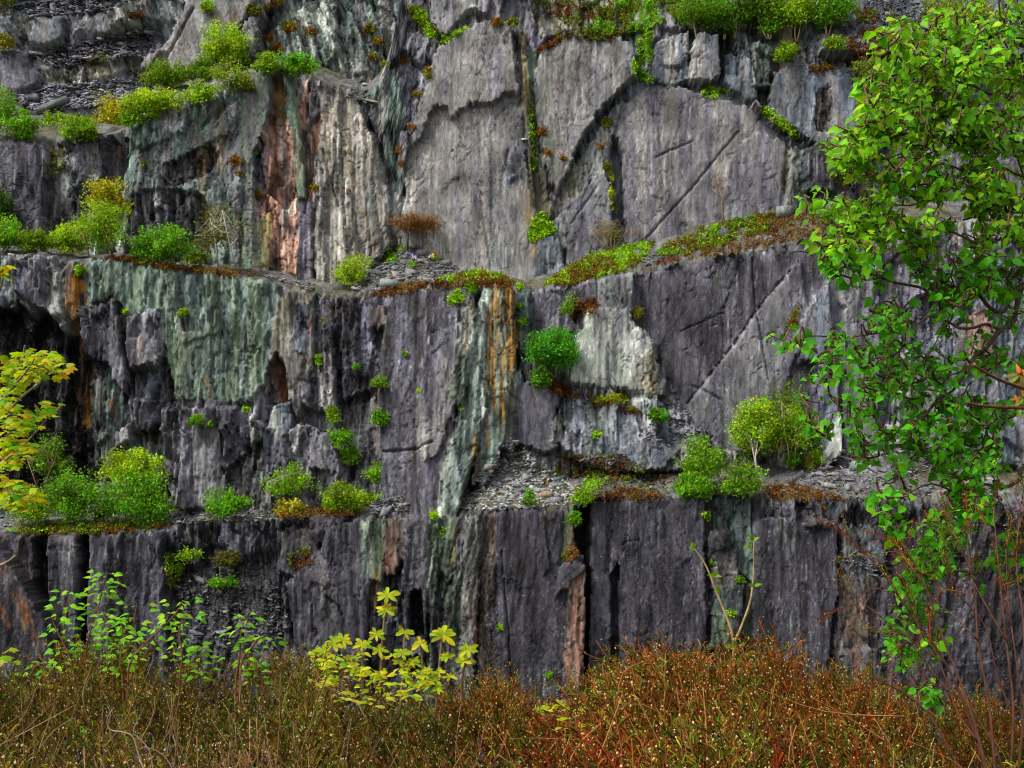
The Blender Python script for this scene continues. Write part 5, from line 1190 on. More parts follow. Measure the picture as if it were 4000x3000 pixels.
# ------------------------------------------------------------------ the two people sitting on the scree heap
def person(label, x, y, d, face, top_c, leg_c, hair_c, skin_c=(0.45, 0.25, 0.17)):
    root = empty('person', P(x, y, d), label, 'person', rot=(0, 0, face))
    root.scale = (1.1, 1.1, 1.1)
    V = []; E = []; R = []
    def v(p, r, par=None):
        V.append(p); R.append(r); i = len(V) - 1
        if par is not None: E.append((par, i))
        return i
    pel = v((0, 0, 0.13), 0.14)
    wai = v((0, -0.04, 0.32), 0.125, pel)
    che = v((0, -0.08, 0.52), 0.15, wai)
    nek = v((0, -0.05, 0.68), 0.055, che)
    hea = v((0, -0.07, 0.80), 0.095, nek)
    v((0, -0.07, 0.89), 0.085, hea)
    v((0, -0.165, 0.80), 0.02, hea)
    for s in (-1, 1):
        hip = v((s * 0.1, -0.06, 0.12), 0.1, pel)
        kn = v((s * 0.14, -0.46, 0.42), 0.07, hip)
        an = v((s * 0.13, -0.62, 0.07), 0.045, kn)
        v((s * 0.14, -0.78, 0.04), 0.04, an)
        sh = v((s * 0.18, -0.08, 0.60), 0.065, che)
        el = v((s * 0.26, -0.2, 0.38), 0.045, sh)
        wr = v((s * 0.16, -0.42, 0.46), 0.032, el)
        pa = v((s * 0.13, -0.49, 0.47), 0.034, wr)
        for k in range(4):
            kk = v((s * (0.10 + 0.022 * k), -0.535, 0.468 + 0.004 * k), 0.009, pa)
            v((s * (0.10 + 0.022 * k), -0.56 - 0.006 * (k % 3), 0.44), 0.008, kk)
        th = v((s * 0.095, -0.47, 0.485), 0.01, pa)
        v((s * 0.075, -0.5, 0.49), 0.009, th)
    me = bpy.data.meshes.new('body')
    me.from_pydata(V, E, [])
    o = link('body', me)
    sk = o.modifiers.new('skin', 'SKIN')
    for i, r in enumerate(R): me.skin_vertices[0].data[i].radius = (r, r)
    me.skin_vertices[0].data[0].use_root = True
    o.modifiers.new('sub', 'SUBSURF').levels = 1
    dg = bpy.context.evaluated_depsgraph_get()
    bm = bpy.data.meshes.new_from_object(o.evaluated_get(dg))
    bpy.data.objects.remove(o)
    n = len(bm.vertices)
    co = np.empty(n * 3, np.float32); bm.vertices.foreach_get('co', co); co = co.reshape(-1, 3)
    c = np.tile(np.array(skin_c), (n, 1))
    torso = (co[:, 2] > 0.2) & (co[:, 2] < 0.67) & (co[:, 1] > -0.36) & ~((co[:, 1] < -0.25) & (np.abs(co[:, 0]) < 0.16))
    c[torso] = top_c
    legs = (~torso) & (co[:, 2] < 0.56) & ~((co[:, 2] > 0.4) & (np.abs(co[:, 0]) > 0.05) & (co[:, 1] < -0.42) & (co[:, 2] > 0.52))
    c[legs & (co[:, 2] > 0.06)] = leg_c
    c[legs & (co[:, 2] <= 0.06)] = (0.05, 0.04, 0.04)
    at = bm.color_attributes.new('Col', 'FLOAT_COLOR', 'POINT')
    at.data.foreach_set('color', np.concatenate([c, np.ones((n, 1))], 1).astype(np.float32).ravel())
    bm.materials.clear(); bm.materials.append(M_CLOTH)
    bm.polygons.foreach_set('use_smooth', np.ones(len(bm.polygons), bool))
    link('body', bm, root)
    m = MB()                                     # hair: a cap falling to the neck
    us = np.linspace(0, math.pi * 0.72, 7); th = np.arange(10) * 2 * math.pi / 10
    HV = []
    for u in us:
        for t in th:
            k = 1.0 if math.sin(t) > -0.45 else 0.6
            HV.append((0.118 * math.sin(u * k) * math.cos(t), -0.055 + 0.125 * math.sin(u * k) * math.sin(t), 0.82 + 0.125 * math.cos(u * k)))
    i = np.arange(6)[:, None] * 10; j = np.arange(10)[None]; k = (j + 1) % 10
    m.add(HV, np.stack([i + j, i + 10 + j, i + 10 + k, i + k], -1).reshape(-1, 4), hair_c)
    m.obj('hair', M_CLOTH, root, True)

dP = depth(1612, 1020) - 1.0
person('person in a blue and white top sitting on the slate heap', 1612, 1018, dP, 0.4, (0.03, 0.12, 0.62), (0.5, 0.42, 0.38), (0.05, 0.025, 0.015))
dP = depth(1692, 1018) - 1.0
person('person in a yellow top with red-brown hair sitting right of the other', 1694, 1014, dP, -1.1, (0.75, 0.62, 0.01), (0.62, 0.52, 0.36), (0.2, 0.05, 0.015))

# ------------------------------------------------------------------ foreground: leaves
def leaf_template(outline, fold=0.25, curl=0.18, stalk=0.25):
    """half outline [(t, w)...] along a unit midrib -> vertices, faces (folded at the midrib, drooping to the tip)"""
    V = []; n = len(outline)
    for t, w in outline:
        z = -curl * t * t
        V += [(t, -w, z + fold * w), (t, 0, z), (t, w, z + fold * w)]
    V = np.array(V)
    f = []
    for k in range(n - 1):
        a = 3 * k
        f += [(a, a + 3, a + 4, a + 1), (a + 1, a + 4, a + 5, a + 2)]
    V = np.concatenate([V, [[-stalk, -0.012, 0.05], [-stalk, 0.012, 0.05], [0.02, 0.018, 0], [0.02, -0.018, 0]]])
    m = len(V)
    f.append((m - 4, m - 3, m - 2, m - 1))
    return V, np.array(f)

BIRCH = [leaf_template([(0, 0.01), (0.05, 0.22), (0.22, 0.38), (0.42, 0.36), (0.68, 0.2), (0.86, 0.07), (1, 0.004)], fo, cu) for fo, cu in ((0.2, 0.1), (0.4, 0.25), (-0.1, 0.35), (0.55, 0.05))]
OBLONG = [leaf_template([(0, 0.01), (0.12, 0.08), (0.4, 0.15), (0.68, 0.2), (0.88, 0.14), (1, 0.02)], fo, cu, 0.06) for fo, cu in ((0.25, 0.15), (0.5, 0.3), (0.15, 0.5))]
SERR = [leaf_template([(0, 0.01), (0.1, 0.2), (0.28, 0.28), (0.5, 0.24), (0.72, 0.14), (1, 0.004)], fo, cu, 0.12) for fo, cu in ((0.3, 0.12), (0.5, 0.25), (0.15, 0.35))]
def maple():
    pts = [(0, 0.02), (-0.06, 0.2), (0.1, 0.34), (0.16, 0.56), (0.3, 0.36), (0.44, 0.5), (0.66, 0.44), (0.6, 0.24), (0.78, 0.2), (1.0, 0.0)]
    V = [(0.25, 0, 0.06)]
    full = pts + [(a, -b) for a, b in pts[-2::-1]]
    for a, b in full: V.append((a, b, -0.5 * b * b - 0.22 * max(a - 0.3, 0) ** 1.3))
    n = len(full)
    f = np.array([(0, k, k + 1) for k in range(1, n)] + [(0, n, 1)])
    return np.array(V), f
MAPLE = [maple()]

def leaf_axes(dirv, nrm):
    x = np.array(dirv, float); x /= np.linalg.norm(x) + 1e-9
    z = np.array(nrm, float); z = z - x * (z @ x); z /= np.linalg.norm(z) + 1e-9
    y = np.cross(z, x)
    return np.stack([x, y, z], 1)

LEAF_MESH = {}
def leaf_mesh(key, tpl, col):
    if key not in LEAF_MESH:
        m = MB(); m.add(tpl[0], [tpl[1]], col)
        LEAF_MESH[key] = m.mesh('leaf', M_FORE)
    return LEAF_MESH[key]

def put_leaf(root, tpls, kind, k, col, loc, dirv, nrm, s):
    me = leaf_mesh((kind, k, col), tpls[k], col)
    o = bpy.data.objects.new('leaf', me); COL.objects.link(o); o.parent = root
    A = leaf_axes(dirv, nrm) * s
    M = Matrix([list(A[0]) + [loc[0]], list(A[1]) + [loc[1]], list(A[2]) + [loc[2]], [0, 0, 0, 1]])
    o.matrix_basis = M
    return o

def smooth_path(pts, n=3):
    p = np.array([tuple(q) for q in pts], float)
    if len(p) < 3: return p
    t = np.arange(len(p)); tt = np.linspace(0, len(p) - 1, (len(p) - 1) * n + 1)
    out = []
    for u in tt:
        i = int(min(u, len(p) - 2)); f = u - i
        p0, p1, p2, p3 = p[max(i - 1, 0)], p[i], p[i + 1], p[min(i + 2, len(p) - 1)]
        out.append(0.5 * ((2 * p1) + (-p0 + p2) * f + (2 * p0 - 5 * p1 + 4 * p2 - p3) * f * f + (-p0 + 3 * p1 - 3 * p2 + p3) * f ** 3))
    return np.array(out)

# ------------------------------------------------------------------ the birch overhanging from the right
birch = empty('birch_tree', P(4460, 3700, 4.4), 'near birch reaching in from the right with large green leaves', 'tree')
B0 = np.array(birch.location)
BK = np.array((0.10, 0.07, 0.045))
mb = MB()
tr = [np.array(P(4450 + 60 * math.sin(k * 0.9), 3750 - k * 480, 4.4)) - B0 for k in range(10)]
mb.tube(smooth_path(tr), np.linspace(0.085, 0.03, 28), 9, np.array((0.32, 0.29, 0.25)))
mb.obj('trunk', M_BARK, birch, True)
BR = [  # photo course, distance at start and end, thickness in photo units at start and end
    ([(4450, 1010), (4200, 1060), (4000, 1122), (3981, 1149), (3958, 1258), (3909, 1289), (3841, 1371), (3805, 1393), (3786, 1438), (3723, 1524), (3655, 1570), (3606, 1628), (3533, 1664)], 4.4, 4.0, 36, 7),
    ([(3533, 1664), (3452, 1601), (3371, 1603)], 4.0, 4.0, 8, 4),
    ([(3909, 1289), (3850, 1267), (3805, 1280), (3750, 1282), (3696, 1253), (3633, 1233), (3601, 1253), (3542, 1294), (3452, 1298), (3353, 1312), (3253, 1316), (3181, 1312), (3099, 1325), (3045, 1325), (3000, 1305)], 4.3, 3.7, 17, 3),
    ([(4450, 850), (4150, 960), (4000, 1036), (3954, 1084), (3913, 1050), (3836, 1095), (3787, 1120), (3723, 1120), (3678, 1102), (3624, 1108), (3592, 1068), (3583, 1036), (3560, 990)], 4.5, 4.2, 26, 6),
    ([(4010, 1105), (3955, 1140), (3925, 1215), (3870, 1205), (3827, 1154), (3796, 1140), (3769, 1156), (3696, 1167), (3637, 1149), (3592, 1122), (3497, 1104), (3443, 1084), (3398, 1093), (3325, 1086), (3253, 1059), (3199, 1023), (3150, 985), (3090, 985)], 4.4, 3.9, 26, 4),
    ([(4450, 760), (4150, 800), (4000, 826), (3932, 826), (3890, 814), (3842, 823), (3812, 844), (3760, 860)], 4.5, 4.3, 26, 8),
    ([(3932, 826), (3908, 766), (3782, 778), (3691, 754), (3631, 772), (3558, 802), (3450, 796), (3330, 800), (3220, 775)], 4.4, 3.9, 13, 4),
    ([(4450, 480), (4100, 560), (3932, 585), (3848, 573), (3739, 561), (3685, 555), (3590, 500), (3480, 520), (3380, 470)], 4.6, 4.0, 20, 4),
    ([(4450, 880), (4200, 910), (4000, 940), (3950, 917), (3896, 940), (3848, 959), (3782, 935), (3700, 900), (3600, 910), (3500, 880), (3380, 900), (3250, 880)], 4.5, 3.9, 22, 4),
    ([(4450, 300), (4100, 330), (3950, 380), (3850, 360), (3740, 300), (3650, 330), (3540, 290), (3440, 330), (3320, 350)], 4.6, 4.1, 18, 4),
    ([(4450, 100), (4150, 100), (4000, 150), (3900, 130), (3820, 160), (3720, 130), (3600, 170), (3520, 110)], 4.7, 4.3, 16, 4),
    ([(4450, 620), (4150, 680), (4000, 690), (3900, 650), (3800, 680), (3690, 640), (3580, 660), (3460, 620), (3330, 640), (3240, 600)], 4.5, 4.0, 18, 4),
    ([(3848, 573), (3800, 480), (3760, 420), (3700, 400), (3640, 420)], 4.3, 4.1, 9, 4),
    ([(4000, 690), (3950, 540), (3960, 440), (3920, 300), (3930, 200)], 4.5, 4.4, 11, 4),
    ([(4450, 1700), (4150, 1780), (4000, 1820), (3981, 1874), (3920, 1904), (3830, 1890), (3740, 1920), (3640, 1890), (3560, 1920)], 4.4, 4.0, 34, 4),
    ([(4450, 1950), (4150, 2060), (4000, 2127), (3963, 2169), (3885, 2199), (3824, 2241), (3740, 2230), (3650, 2270), (3580, 2330), (3540, 2440), (3520, 2540)], 4.4, 4.1, 26, 4),
    ([(4150, 1500), (4030, 1560), (3975, 1615), (3930, 1640), (3908, 1675), (3872, 1717), (3800, 1740), (3700, 1720), (3600, 1760), (3450, 1740), (3330, 1800)], 4.4, 4.0, 18, 4),
    ([(3696, 1253), (3660, 1330), (3620, 1400), (3600, 1480), (3560, 1560)], 4.2, 4.1, 8, 3),
    ([(3786, 1438), (3700, 1470), (3640, 1480), (3580, 1460), (3500, 1480), (3420, 1440)], 4.2, 4.0, 10, 3),
    ([(3371, 1603), (3300, 1600), (3220, 1620), (3180, 1660)], 4.0, 3.9, 5, 3),
    ([(3823, 2241), (3800, 2350), (3760, 2450), (3680, 2520), (3620, 2600), (3600, 2720)], 4.2, 4.1, 8, 3),
]
nodes = []; nodeb = []; brobj = []
for pts, d0, d1, w0, w1 in BR:
    n = len(pts)
    w = [P(a, b, d0 + (d1 - d0) * k / (n - 1) + 0.05 * math.sin(k * 2.1)) - Vector(B0) for k, (a, b) in enumerate(pts)]
    sp = smooth_path(w)
    rr = np.linspace(w0 * 0.72, w1, len(sp)) * 0.5 / F * 4.2
    mb = MB(); mb.tube(sp, rr, 6, BK * rnd.uniform(0.8, 1.3))
    brobj.append(mb.obj('branch', M_BARK, birch, True))
    for k in range(0, len(sp)): nodes.append(sp[k]); nodeb.append(len(brobj) - 1)
LP = [([(3330, 330), (3480, 250), (3560, 100), (3700, 60), (3850, 0), (4080, -40), (4080, 1000), (3900, 980), (3600, 1000), (3300, 960), (3200, 980), (3250, 830), (3320, 720), (3350, 560), (3420, 420)], 500),
      ([(3380, 330), (3480, 290), (3420, 420), (3380, 560), (3330, 640), (3250, 600), (3320, 560), (3370, 450)], 26), ([(3180, 780), (3300, 720), (3300, 960), (3110, 1000), (3100, 920)], 36), ([(3440, 100), (3560, 90), (3600, 160), (3470, 200)], 12),
      ([(3170, 1000), (3500, 980), (4020, 980), (4020, 1130), (3700, 1200), (3500, 1130), (3250, 1100)], 74), ([(3400, 1200), (3700, 1180), (3760, 1450), (3700, 1560), (3350, 1560), (3380, 1350)], 66),
      ([(3180, 1330), (3330, 1300), (3420, 1450), (3300, 1500), (3170, 1400)], 13), ([(3010, 1300), (3130, 1280), (3130, 1400), (3000, 1380)], 7), ([(3180, 1430), (3240, 1420), (3240, 1500), (3180, 1500)], 4), ([(3170, 1570), (3290, 1560), (3260, 1720), (3170, 1700)], 8),
      ([(3300, 1560), (3700, 1550), (4000, 1600), (4020, 1900), (3650, 1870), (3320, 1800)], 80), ([(3540, 1900), (4020, 1900), (3980, 2150), (3600, 2250), (3480, 2100), (3330, 1960)], 60), ([(3500, 2150), (3620, 2200), (3650, 2420), (3560, 2450)], 22),
      ([(3460, 2440), (3560, 2440), (3560, 2600), (3480, 2620)], 8), ([(3620, 2480), (3680, 2500), (3660, 2600)], 4), ([(3560, 2660), (3650, 2680), (3640, 2800)], 4), ([(3650, 1560), (4010, 1560), (4010, 2300), (3680, 2250)], 70), ([(3650, 1000), (4010, 980), (4010, 1500), (3720, 1450)], 45), ([(3200, 850), (3330, 700), (3330, 960), (3060, 1040)], 22), ([(3230, 560), (3340, 520), (3340, 660), (3240, 640)], 12)]
cl = []
for poly, n in LP: cl += [c for c in in_poly_points(poly, int(n * 2.6)) if vn(np.array([c[0] / 120.0]), np.array([c[1] / 90.0]), 33)[0] > 0.36]
cl = np.array(cl)
NX = np.array(nodes); NB = np.array(nodeb)
pxn = lambda A: np.stack([(A[:, 0] + B0[0]) / (A[:, 1] + B0[1]) * F + CX, YH - (A[:, 2] + B0[2]) / (A[:, 1] + B0[1]) * F], 1)
NP = pxn(NX)
todo = list(range(len(cl)))
d_ = np.array([np.min(np.hypot(NP[:, 0] - c[0], NP[:, 1] - c[1])) for c in cl])
twigs = MB(); big_leaves = []
for i in np.argsort(d_):
    c = cl[i]
    dd = np.hypot(NP[:, 0] - c[0], (NP[:, 1] - c[1])) + 0.6 * np.clip(NP[:, 1] - c[1], -50, 0) * -0.5
    j = int(np.argmin(dd))
    a = NX[j]
    dep = a[1] + B0[1] + RNG.normal(0, 0.14)
    dep = min(max(dep, 3.5), 4.9)
    e = np.array(P(c[0], c[1], dep)) - B0
    mid = (a + e) / 2 + np.array([RNG.normal(0, 0.02), RNG.normal(0, 0.02), RNG.normal(0.015, 0.02)])
    m1 = (a + mid) / 2 + RNG.normal(0, 0.006, 3)
    m2 = (mid + e) / 2 + RNG.normal(0, 0.006, 3)
    path = smooth_path([a, m1, mid, m2, e], 2)
    twigs.tube(path, np.linspace(0.0032, 0.0013, len(path)), 4, BK * RNG.uniform(0.6, 1.1) * np.array([1.25, 0.9, 0.8]))
    NX = np.concatenate([NX, path[3:]]); NP = np.concatenate([NP, pxn(path[3:])]); NB = np.concatenate([NB, np.full(len(path[3:]), NB[j])])
    up = c[1] < 1000
    nl = RNG.integers(4, 8) if up else RNG.integers(3, 7)
    for _ in range(nl):
        t = RNG.uniform(0.35, 1.0)
        q = path[min(int(t * (len(path) - 1) + 0.5), len(path) - 1)] + RNG.normal(0, 0.008, 3)
        ang = RNG.uniform(0, 2 * math.pi)
        dv = np.array([math.cos(ang) * 0.8, math.sin(ang) * 0.55, RNG.uniform(-1.0, 0.25)])
        nv = np.array([RNG.normal(0, 0.5), -0.55 + RNG.normal(0, 0.45), 0.75 + RNG.normal(0, 0.3)])
        s = RNG.choice([0.015, 0.021, 0.028, 0.037], p=[0.22, 0.34, 0.3, 0.14]) * RNG.uniform(0.85, 1.1)
        tone = RNG.uniform(0.4, 1.5)
        colr = np.array((0.21, 0.54, 0.012) if up else (0.10, 0.45, 0.010)) * tone
        if RNG.random() < 0.12: colr = colr * np.array([1.9, 1.05, 1.0])
        big_leaves.append((q + dv / np.linalg.norm(dv) * 0.25 * s, dv, nv, s, colr, int(RNG.integers(0, 4)), int(NB[j])))
twigs.obj('twigs', M_BARK, birch)['kind'] = 'stuff'
# the 300 leaves that show largest are single leaves, the rest one part
def seen(L):
    w = L[0] + B0
    x = w[0] / w[1] * F + CX; y = YH - w[2] / w[1] * F
    return (0 < x < 4000 and 0 < y < 3000) * L[3] / w[1]
big_leaves.sort(key=lambda L: -seen(L))
rest = MB()
BT = [(0.09, 0.44, 0.010), (0.20, 0.55, 0.012), (0.07, 0.33, 0.010), (0.3, 0.55, 0.015)]
for k, (q, dv, nv, s, colr, t, bi) in enumerate(big_leaves):
    if k < 300:
        put_leaf(brobj[bi], BIRCH, 'birch', t, BT[int(np.argmin([abs(b[1] - colr[1]) + abs(b[0] - colr[0]) for b in BT]))], q, dv, nv, s)
    else:
        A = leaf_axes(dv, nv) * s
        rest.add(BIRCH[t][0] @ A.T + q, [BIRCH[t][1]], colr)
rest.obj('foliage', M_FORE, birch)['kind'] = 'stuff'

# ------------------------------------------------------------------ budding chestnut twig at the right edge
ch = empty('chestnut_twig', P(4180, 1560, 3.6), 'red-brown twigs with opening chestnut buds at the right edge', 'branch')
C0 = np.array(ch.location)
RB = np.array((0.17, 0.06, 0.03))
for pts in ([(4180, 1560), (4080, 1540), (4000, 1516), (3920, 1490), (3850, 1455), (3800, 1425)], [(4180, 1560), (4080, 1590), (4000, 1593), (3900, 1590), (3830, 1584), (3776, 1573)]):
    sp = smooth_path([np.array(P(a, b, 3.6 - 0.05 * k)) - C0 for k, (a, b) in enumerate(pts)])
    mb = MB(); mb.tube(sp, np.linspace(0.006, 0.0025, len(sp)), 6, RB); mb.obj('stem', M_BARK, ch, True)
for (x, y, n, s) in ((3965, 1455, 6, 0.036), (3990, 1475, 5, 0.04), (3985, 1545, 6, 0.035), (3960, 1575, 5, 0.03), (4020, 1500, 6, 0.04)):
    q = np.array(P(x + 20, y + 8, 3.55)) - C0
    mb = MB()
    mb.tube(smooth_path([q, q + np.array([-0.004, 0, 0.012]), q + np.array([-0.01, 0, 0.026])]), [0.004, 0.007, 0.007, 0.006, 0.005, 0.003, 0.001], 6, (0.4, 0.12, 0.02))
    mb.obj('bud', M_BARK, ch, True)
    for k in range(n):
        a = k / n * 6.28
        put_leaf(ch, OBLONG, 'bud', k % 3, [(0.16, 0.24, 0.02), (0.2, 0.15, 0.03)][k % 2], q, (math.cos(a) - 0.4, math.sin(a) * 0.5, 0.5 * math.sin(a) - 0.1), (0.1, -0.6, 0.7), s)

# ------------------------------------------------------------------ yellow sycamore at the left edge
sy = empty('sycamore_sapling', P(-330, 3500, 4.0), 'yellow-green young sycamore reaching in from the left edge', 'tree')
S0 = np.array(sy.location)
mb = MB(); mb.tube(smooth_path([np.array(P(-330 + 30 * math.sin(k), 3500 - 330 * k, 4.0)) - S0 for k in range(9)]), np.linspace(0.03, 0.008, 25), 7, (0.2, 0.16, 0.1)); mb.obj('trunk', M_BARK, sy, True)
SB = [[(-320, 1950), (-120, 1760), (0, 1640), (85, 1550), (130, 1515), (158, 1492)], [(-320, 1750), (-100, 1640), (0, 1570), (60, 1500), (110, 1440), (135, 1400)], [(60, 1500), (85, 1420), (95, 1370), (97, 1350)],
      [(-320, 2050), (-80, 1880), (40, 1780), (110, 1720), (180, 1640)], [(-320, 2200), (-80, 2050), (40, 1960), (110, 1930)], [(-320, 1500), (-80, 1300), (0, 1130), (15, 1060)], [(-320, 2350), (-100, 2250), (20, 2200), (60, 2170)], [(135, 1515), (190, 1450), (230, 1420)], [(-80, 1880), (0, 1800), (30, 1700), (50, 1640)], [(-320, 2700), (-100, 2620), (20, 2590)]]
for pts in SB:
    sp = smooth_path([np.array(P(a, b, 4.0 - 0.06 * k)) - S0 for k, (a, b) in enumerate(pts)])
    mb = MB(); mb.tube(sp, np.linspace(0.0065, 0.002, len(sp)), 5, (0.28, 0.24, 0.16)); mb.obj('branch', M_BARK, sy, True)
syfol = MB(); syn = 0
SYP = [([(0, 1380), (60, 1400), (90, 1350), (130, 1365), (220, 1370), (268, 1420), (262, 1465), (180, 1470), (100, 1500), (60, 1560), (0, 1600)], 110), ([(0, 1560), (100, 1600), (180, 1560), (235, 1570), (240, 1600), (150, 1640), (160, 1670), (80, 1700), (0, 1700)], 70),
       ([(0, 1700), (130, 1720), (120, 1790), (60, 1820), (0, 1850)], 45), ([(0, 1850), (140, 1900), (170, 1960), (100, 2000), (0, 1980)], 55), ([(0, 1030), (30, 1030), (30, 1100), (0, 1100)], 6), ([(0, 2510), (40, 2500), (50, 2590), (0, 2610)], 6)]
SC_ = [(0.38, 0.46, 0.008), (0.44, 0.42, 0.008), (0.24, 0.44, 0.008), (0.42, 0.28, 0.012), (0.12, 0.36, 0.008)]
for poly, n in SYP:
    for (x, y) in in_poly_points(poly, int(n * 1.9)):
        a = RNG.uniform(0, 6.28)
        c_ = SC_[int(RNG.choice(5, p=[0.34, 0.22, 0.2, 0.1, 0.14]))]
        loc = np.array(P(x, y, 3.85 + RNG.normal(0, 0.12))) - S0
        dv = (math.cos(a), math.sin(a) * 0.5, RNG.uniform(-0.5, 0.1)); nv = (RNG.normal(0, 0.3), RNG.normal(-0.25, 0.3), 1.0); sz = RNG.uniform(0.018, 0.034)
        if RNG.random() < 0.6 and syn < 290:
            put_leaf(sy, MAPLE, 'maple', 0, c_, loc, dv, nv, sz); syn += 1
        else:
            A = leaf_axes(dv, nv) * sz
            syfol.add(MAPLE[0][0] @ A.T + loc, [MAPLE[0][1]], np.array(c_) * RNG.uniform(0.7, 1.2))
syfol.obj('foliage', M_FORE, sy)['kind'] = 'stuff'

# ------------------------------------------------------------------ birch saplings rising from the heather at the left
ST = [([(340, 2640), (340, 2516), (389, 2349), (402, 2300), (416, 2245)], 30, 'tallest leafy sapling of the left foreground, against the rock columns'),
      ([(225, 2660), (236, 2584), (254, 2426), (262, 2360), (267, 2310)], 24, 'upright sapling left of the tallest, with paired serrated leaves'),
      ([(290, 2640), (260, 2540), (225, 2470), (199, 2412)], 11, 'short sapling leaning left beside the upright one'),
      ([(500, 2640), (516, 2575), (580, 2500), (642, 2444), (690, 2390), (715, 2345)], 20, 'sapling leaning right on a reddish diagonal stem'),
      ([(495, 2640), (507, 2516), (520, 2440), (534, 2362)], 13, 'thin upright sapling left of the diagonal stem'),
      ([(700, 2680), (712, 2560), (700, 2480), (712, 2420), (745, 2400)], 16, 'leafy sapling beneath the tip of the diagonal stem'),
      ([(920, 2680), (936, 2562), (940, 2480), (950, 2440), (959, 2400)], 16, 'sapling in front of the shaded scree slope'),
      ([(940, 2600), (990, 2520), (1020, 2490), (1040, 2495)], 9, 'side sapling right of the one before the shaded scree'),
      ([(770, 2700), (775, 2620), (770, 2560), (780, 2520)], 22, 'low leafy sapling sunk in the heather below the diagonal stem'),
      ([(400, 2700), (420, 2600), (440, 2520), (430, 2450), (400, 2400)], 30, 'dense sapling at the middle of the left clump'),
      ([(480, 2680), (470, 2580), (480, 2480), (470, 2420)], 18, 'bushy sapling right of the tallest'),
      ([(60, 2720), (110, 2660), (140, 2600), (200, 2590)], 10, 'low round-leaved sapling near the left edge above the heather'),
      ([(1030, 2700), (1010, 2640), (1000, 2600), (980, 2590)], 8, 'small sapling half hidden near the middle of the heather')]
SAPC = [(0.19, 0.48, 0.012), (0.28, 0.52, 0.02), (0.12, 0.42, 0.012)]
for si, (pts, nl, lab) in enumerate(ST):
    dS = 4.9 - 0.05 * (si % 4)
    r0 = P(pts[0][0], pts[0][1] + 250, dS)
    o = empty('birch_sapling', r0, lab, 'sapling', 'saplings of the left foreground')
    O0 = np.array(r0)
    sp = smooth_path([np.zeros(3)] + [np.array(P(a, b, dS)) - O0 for a, b in pts], 4)
    mb = MB(); mb.tube(sp, np.linspace(0.0045, 0.0016, len(sp)), 5, (0.2, 0.075, 0.03)); mb.obj('stem', M_BARK, o, True)
    nl = int(nl * 2)
    for k in range(nl):
        t = 0.32 + 0.68 * (k + 0.5) / nl
        q = sp[min(int(t * len(sp)), len(sp) - 1)]
        a = k * 2.4 + rnd.uniform(-0.4, 0.4)
        rr = rnd.uniform(0.0, 0.06)
        dv = np.array([math.cos(a), 0.6 * math.sin(a), rnd.uniform(-0.35, 0.25)])
        put_leaf(o, SERR, 'serr', k % 3, SAPC[rnd.randrange(3)], q + dv * rr, dv, (rnd.gauss(0, 0.3), -0.6 + rnd.gauss(0, 0.3), 0.8), rnd.uniform(0.022, 0.036))

# ------------------------------------------------------------------ yellow whorled shrub in the middle
def whorl_shrub(label, stems, whorls, d, fillers):
    r0 = P(stems[0][0][0], stems[0][0][1] + 200, d)
    o = empty('whorled_shrub', r0, label, 'shrub')
    O0 = np.array(r0)
    for pts in stems:
        sp = smooth_path([np.array(P(a, b, d)) - O0 for a, b in pts], 3)
        mb = MB(); mb.tube(sp, np.linspace(0.005, 0.0025, len(sp)), 5, (0.25, 0.15, 0.08)); mb.obj('stem', M_BARK, o, True)
    WC = [(0.40, 0.50, 0.006), (0.48, 0.46, 0.006), (0.24, 0.42, 0.008), (0.34, 0.36, 0.008)]
    for (x, y, r, n) in whorls:
        n += 3
        q = np.array(P(x, y, d - 0.03)) - O0
        for k in range(n):
            a = k / n * 6.28 + rnd.uniform(-0.2, 0.2)
            dv = (math.cos(a), 0.4 * math.sin(a), 0.18 + 0.5 * math.sin(a) + rnd.uniform(-0.15, 0.25))
            put_leaf(o, OBLONG, 'whorl', k % 3, WC[rnd.randrange(4)], q, dv, (-math.cos(a) * 0.3, -0.9, 0.55), r / F * d * rnd.uniform(0.5, 0.95))
    for poly, n in fillers:
        for (x, y) in in_poly_points(poly, n):
            a = rnd.uniform(0, 6.28)
            put_leaf(o, OBLONG, 'whorl', rnd.randrange(3), WC[rnd.randrange(4)], np.array(P(x, y, d - rnd.uniform(0.0, 1.1))) - O0, (math.cos(a), 0.5 * math.sin(a), rnd.uniform(-0.2, 0.5)), (0, -0.7, 0.7), rnd.uniform(20, 40) / F * d)

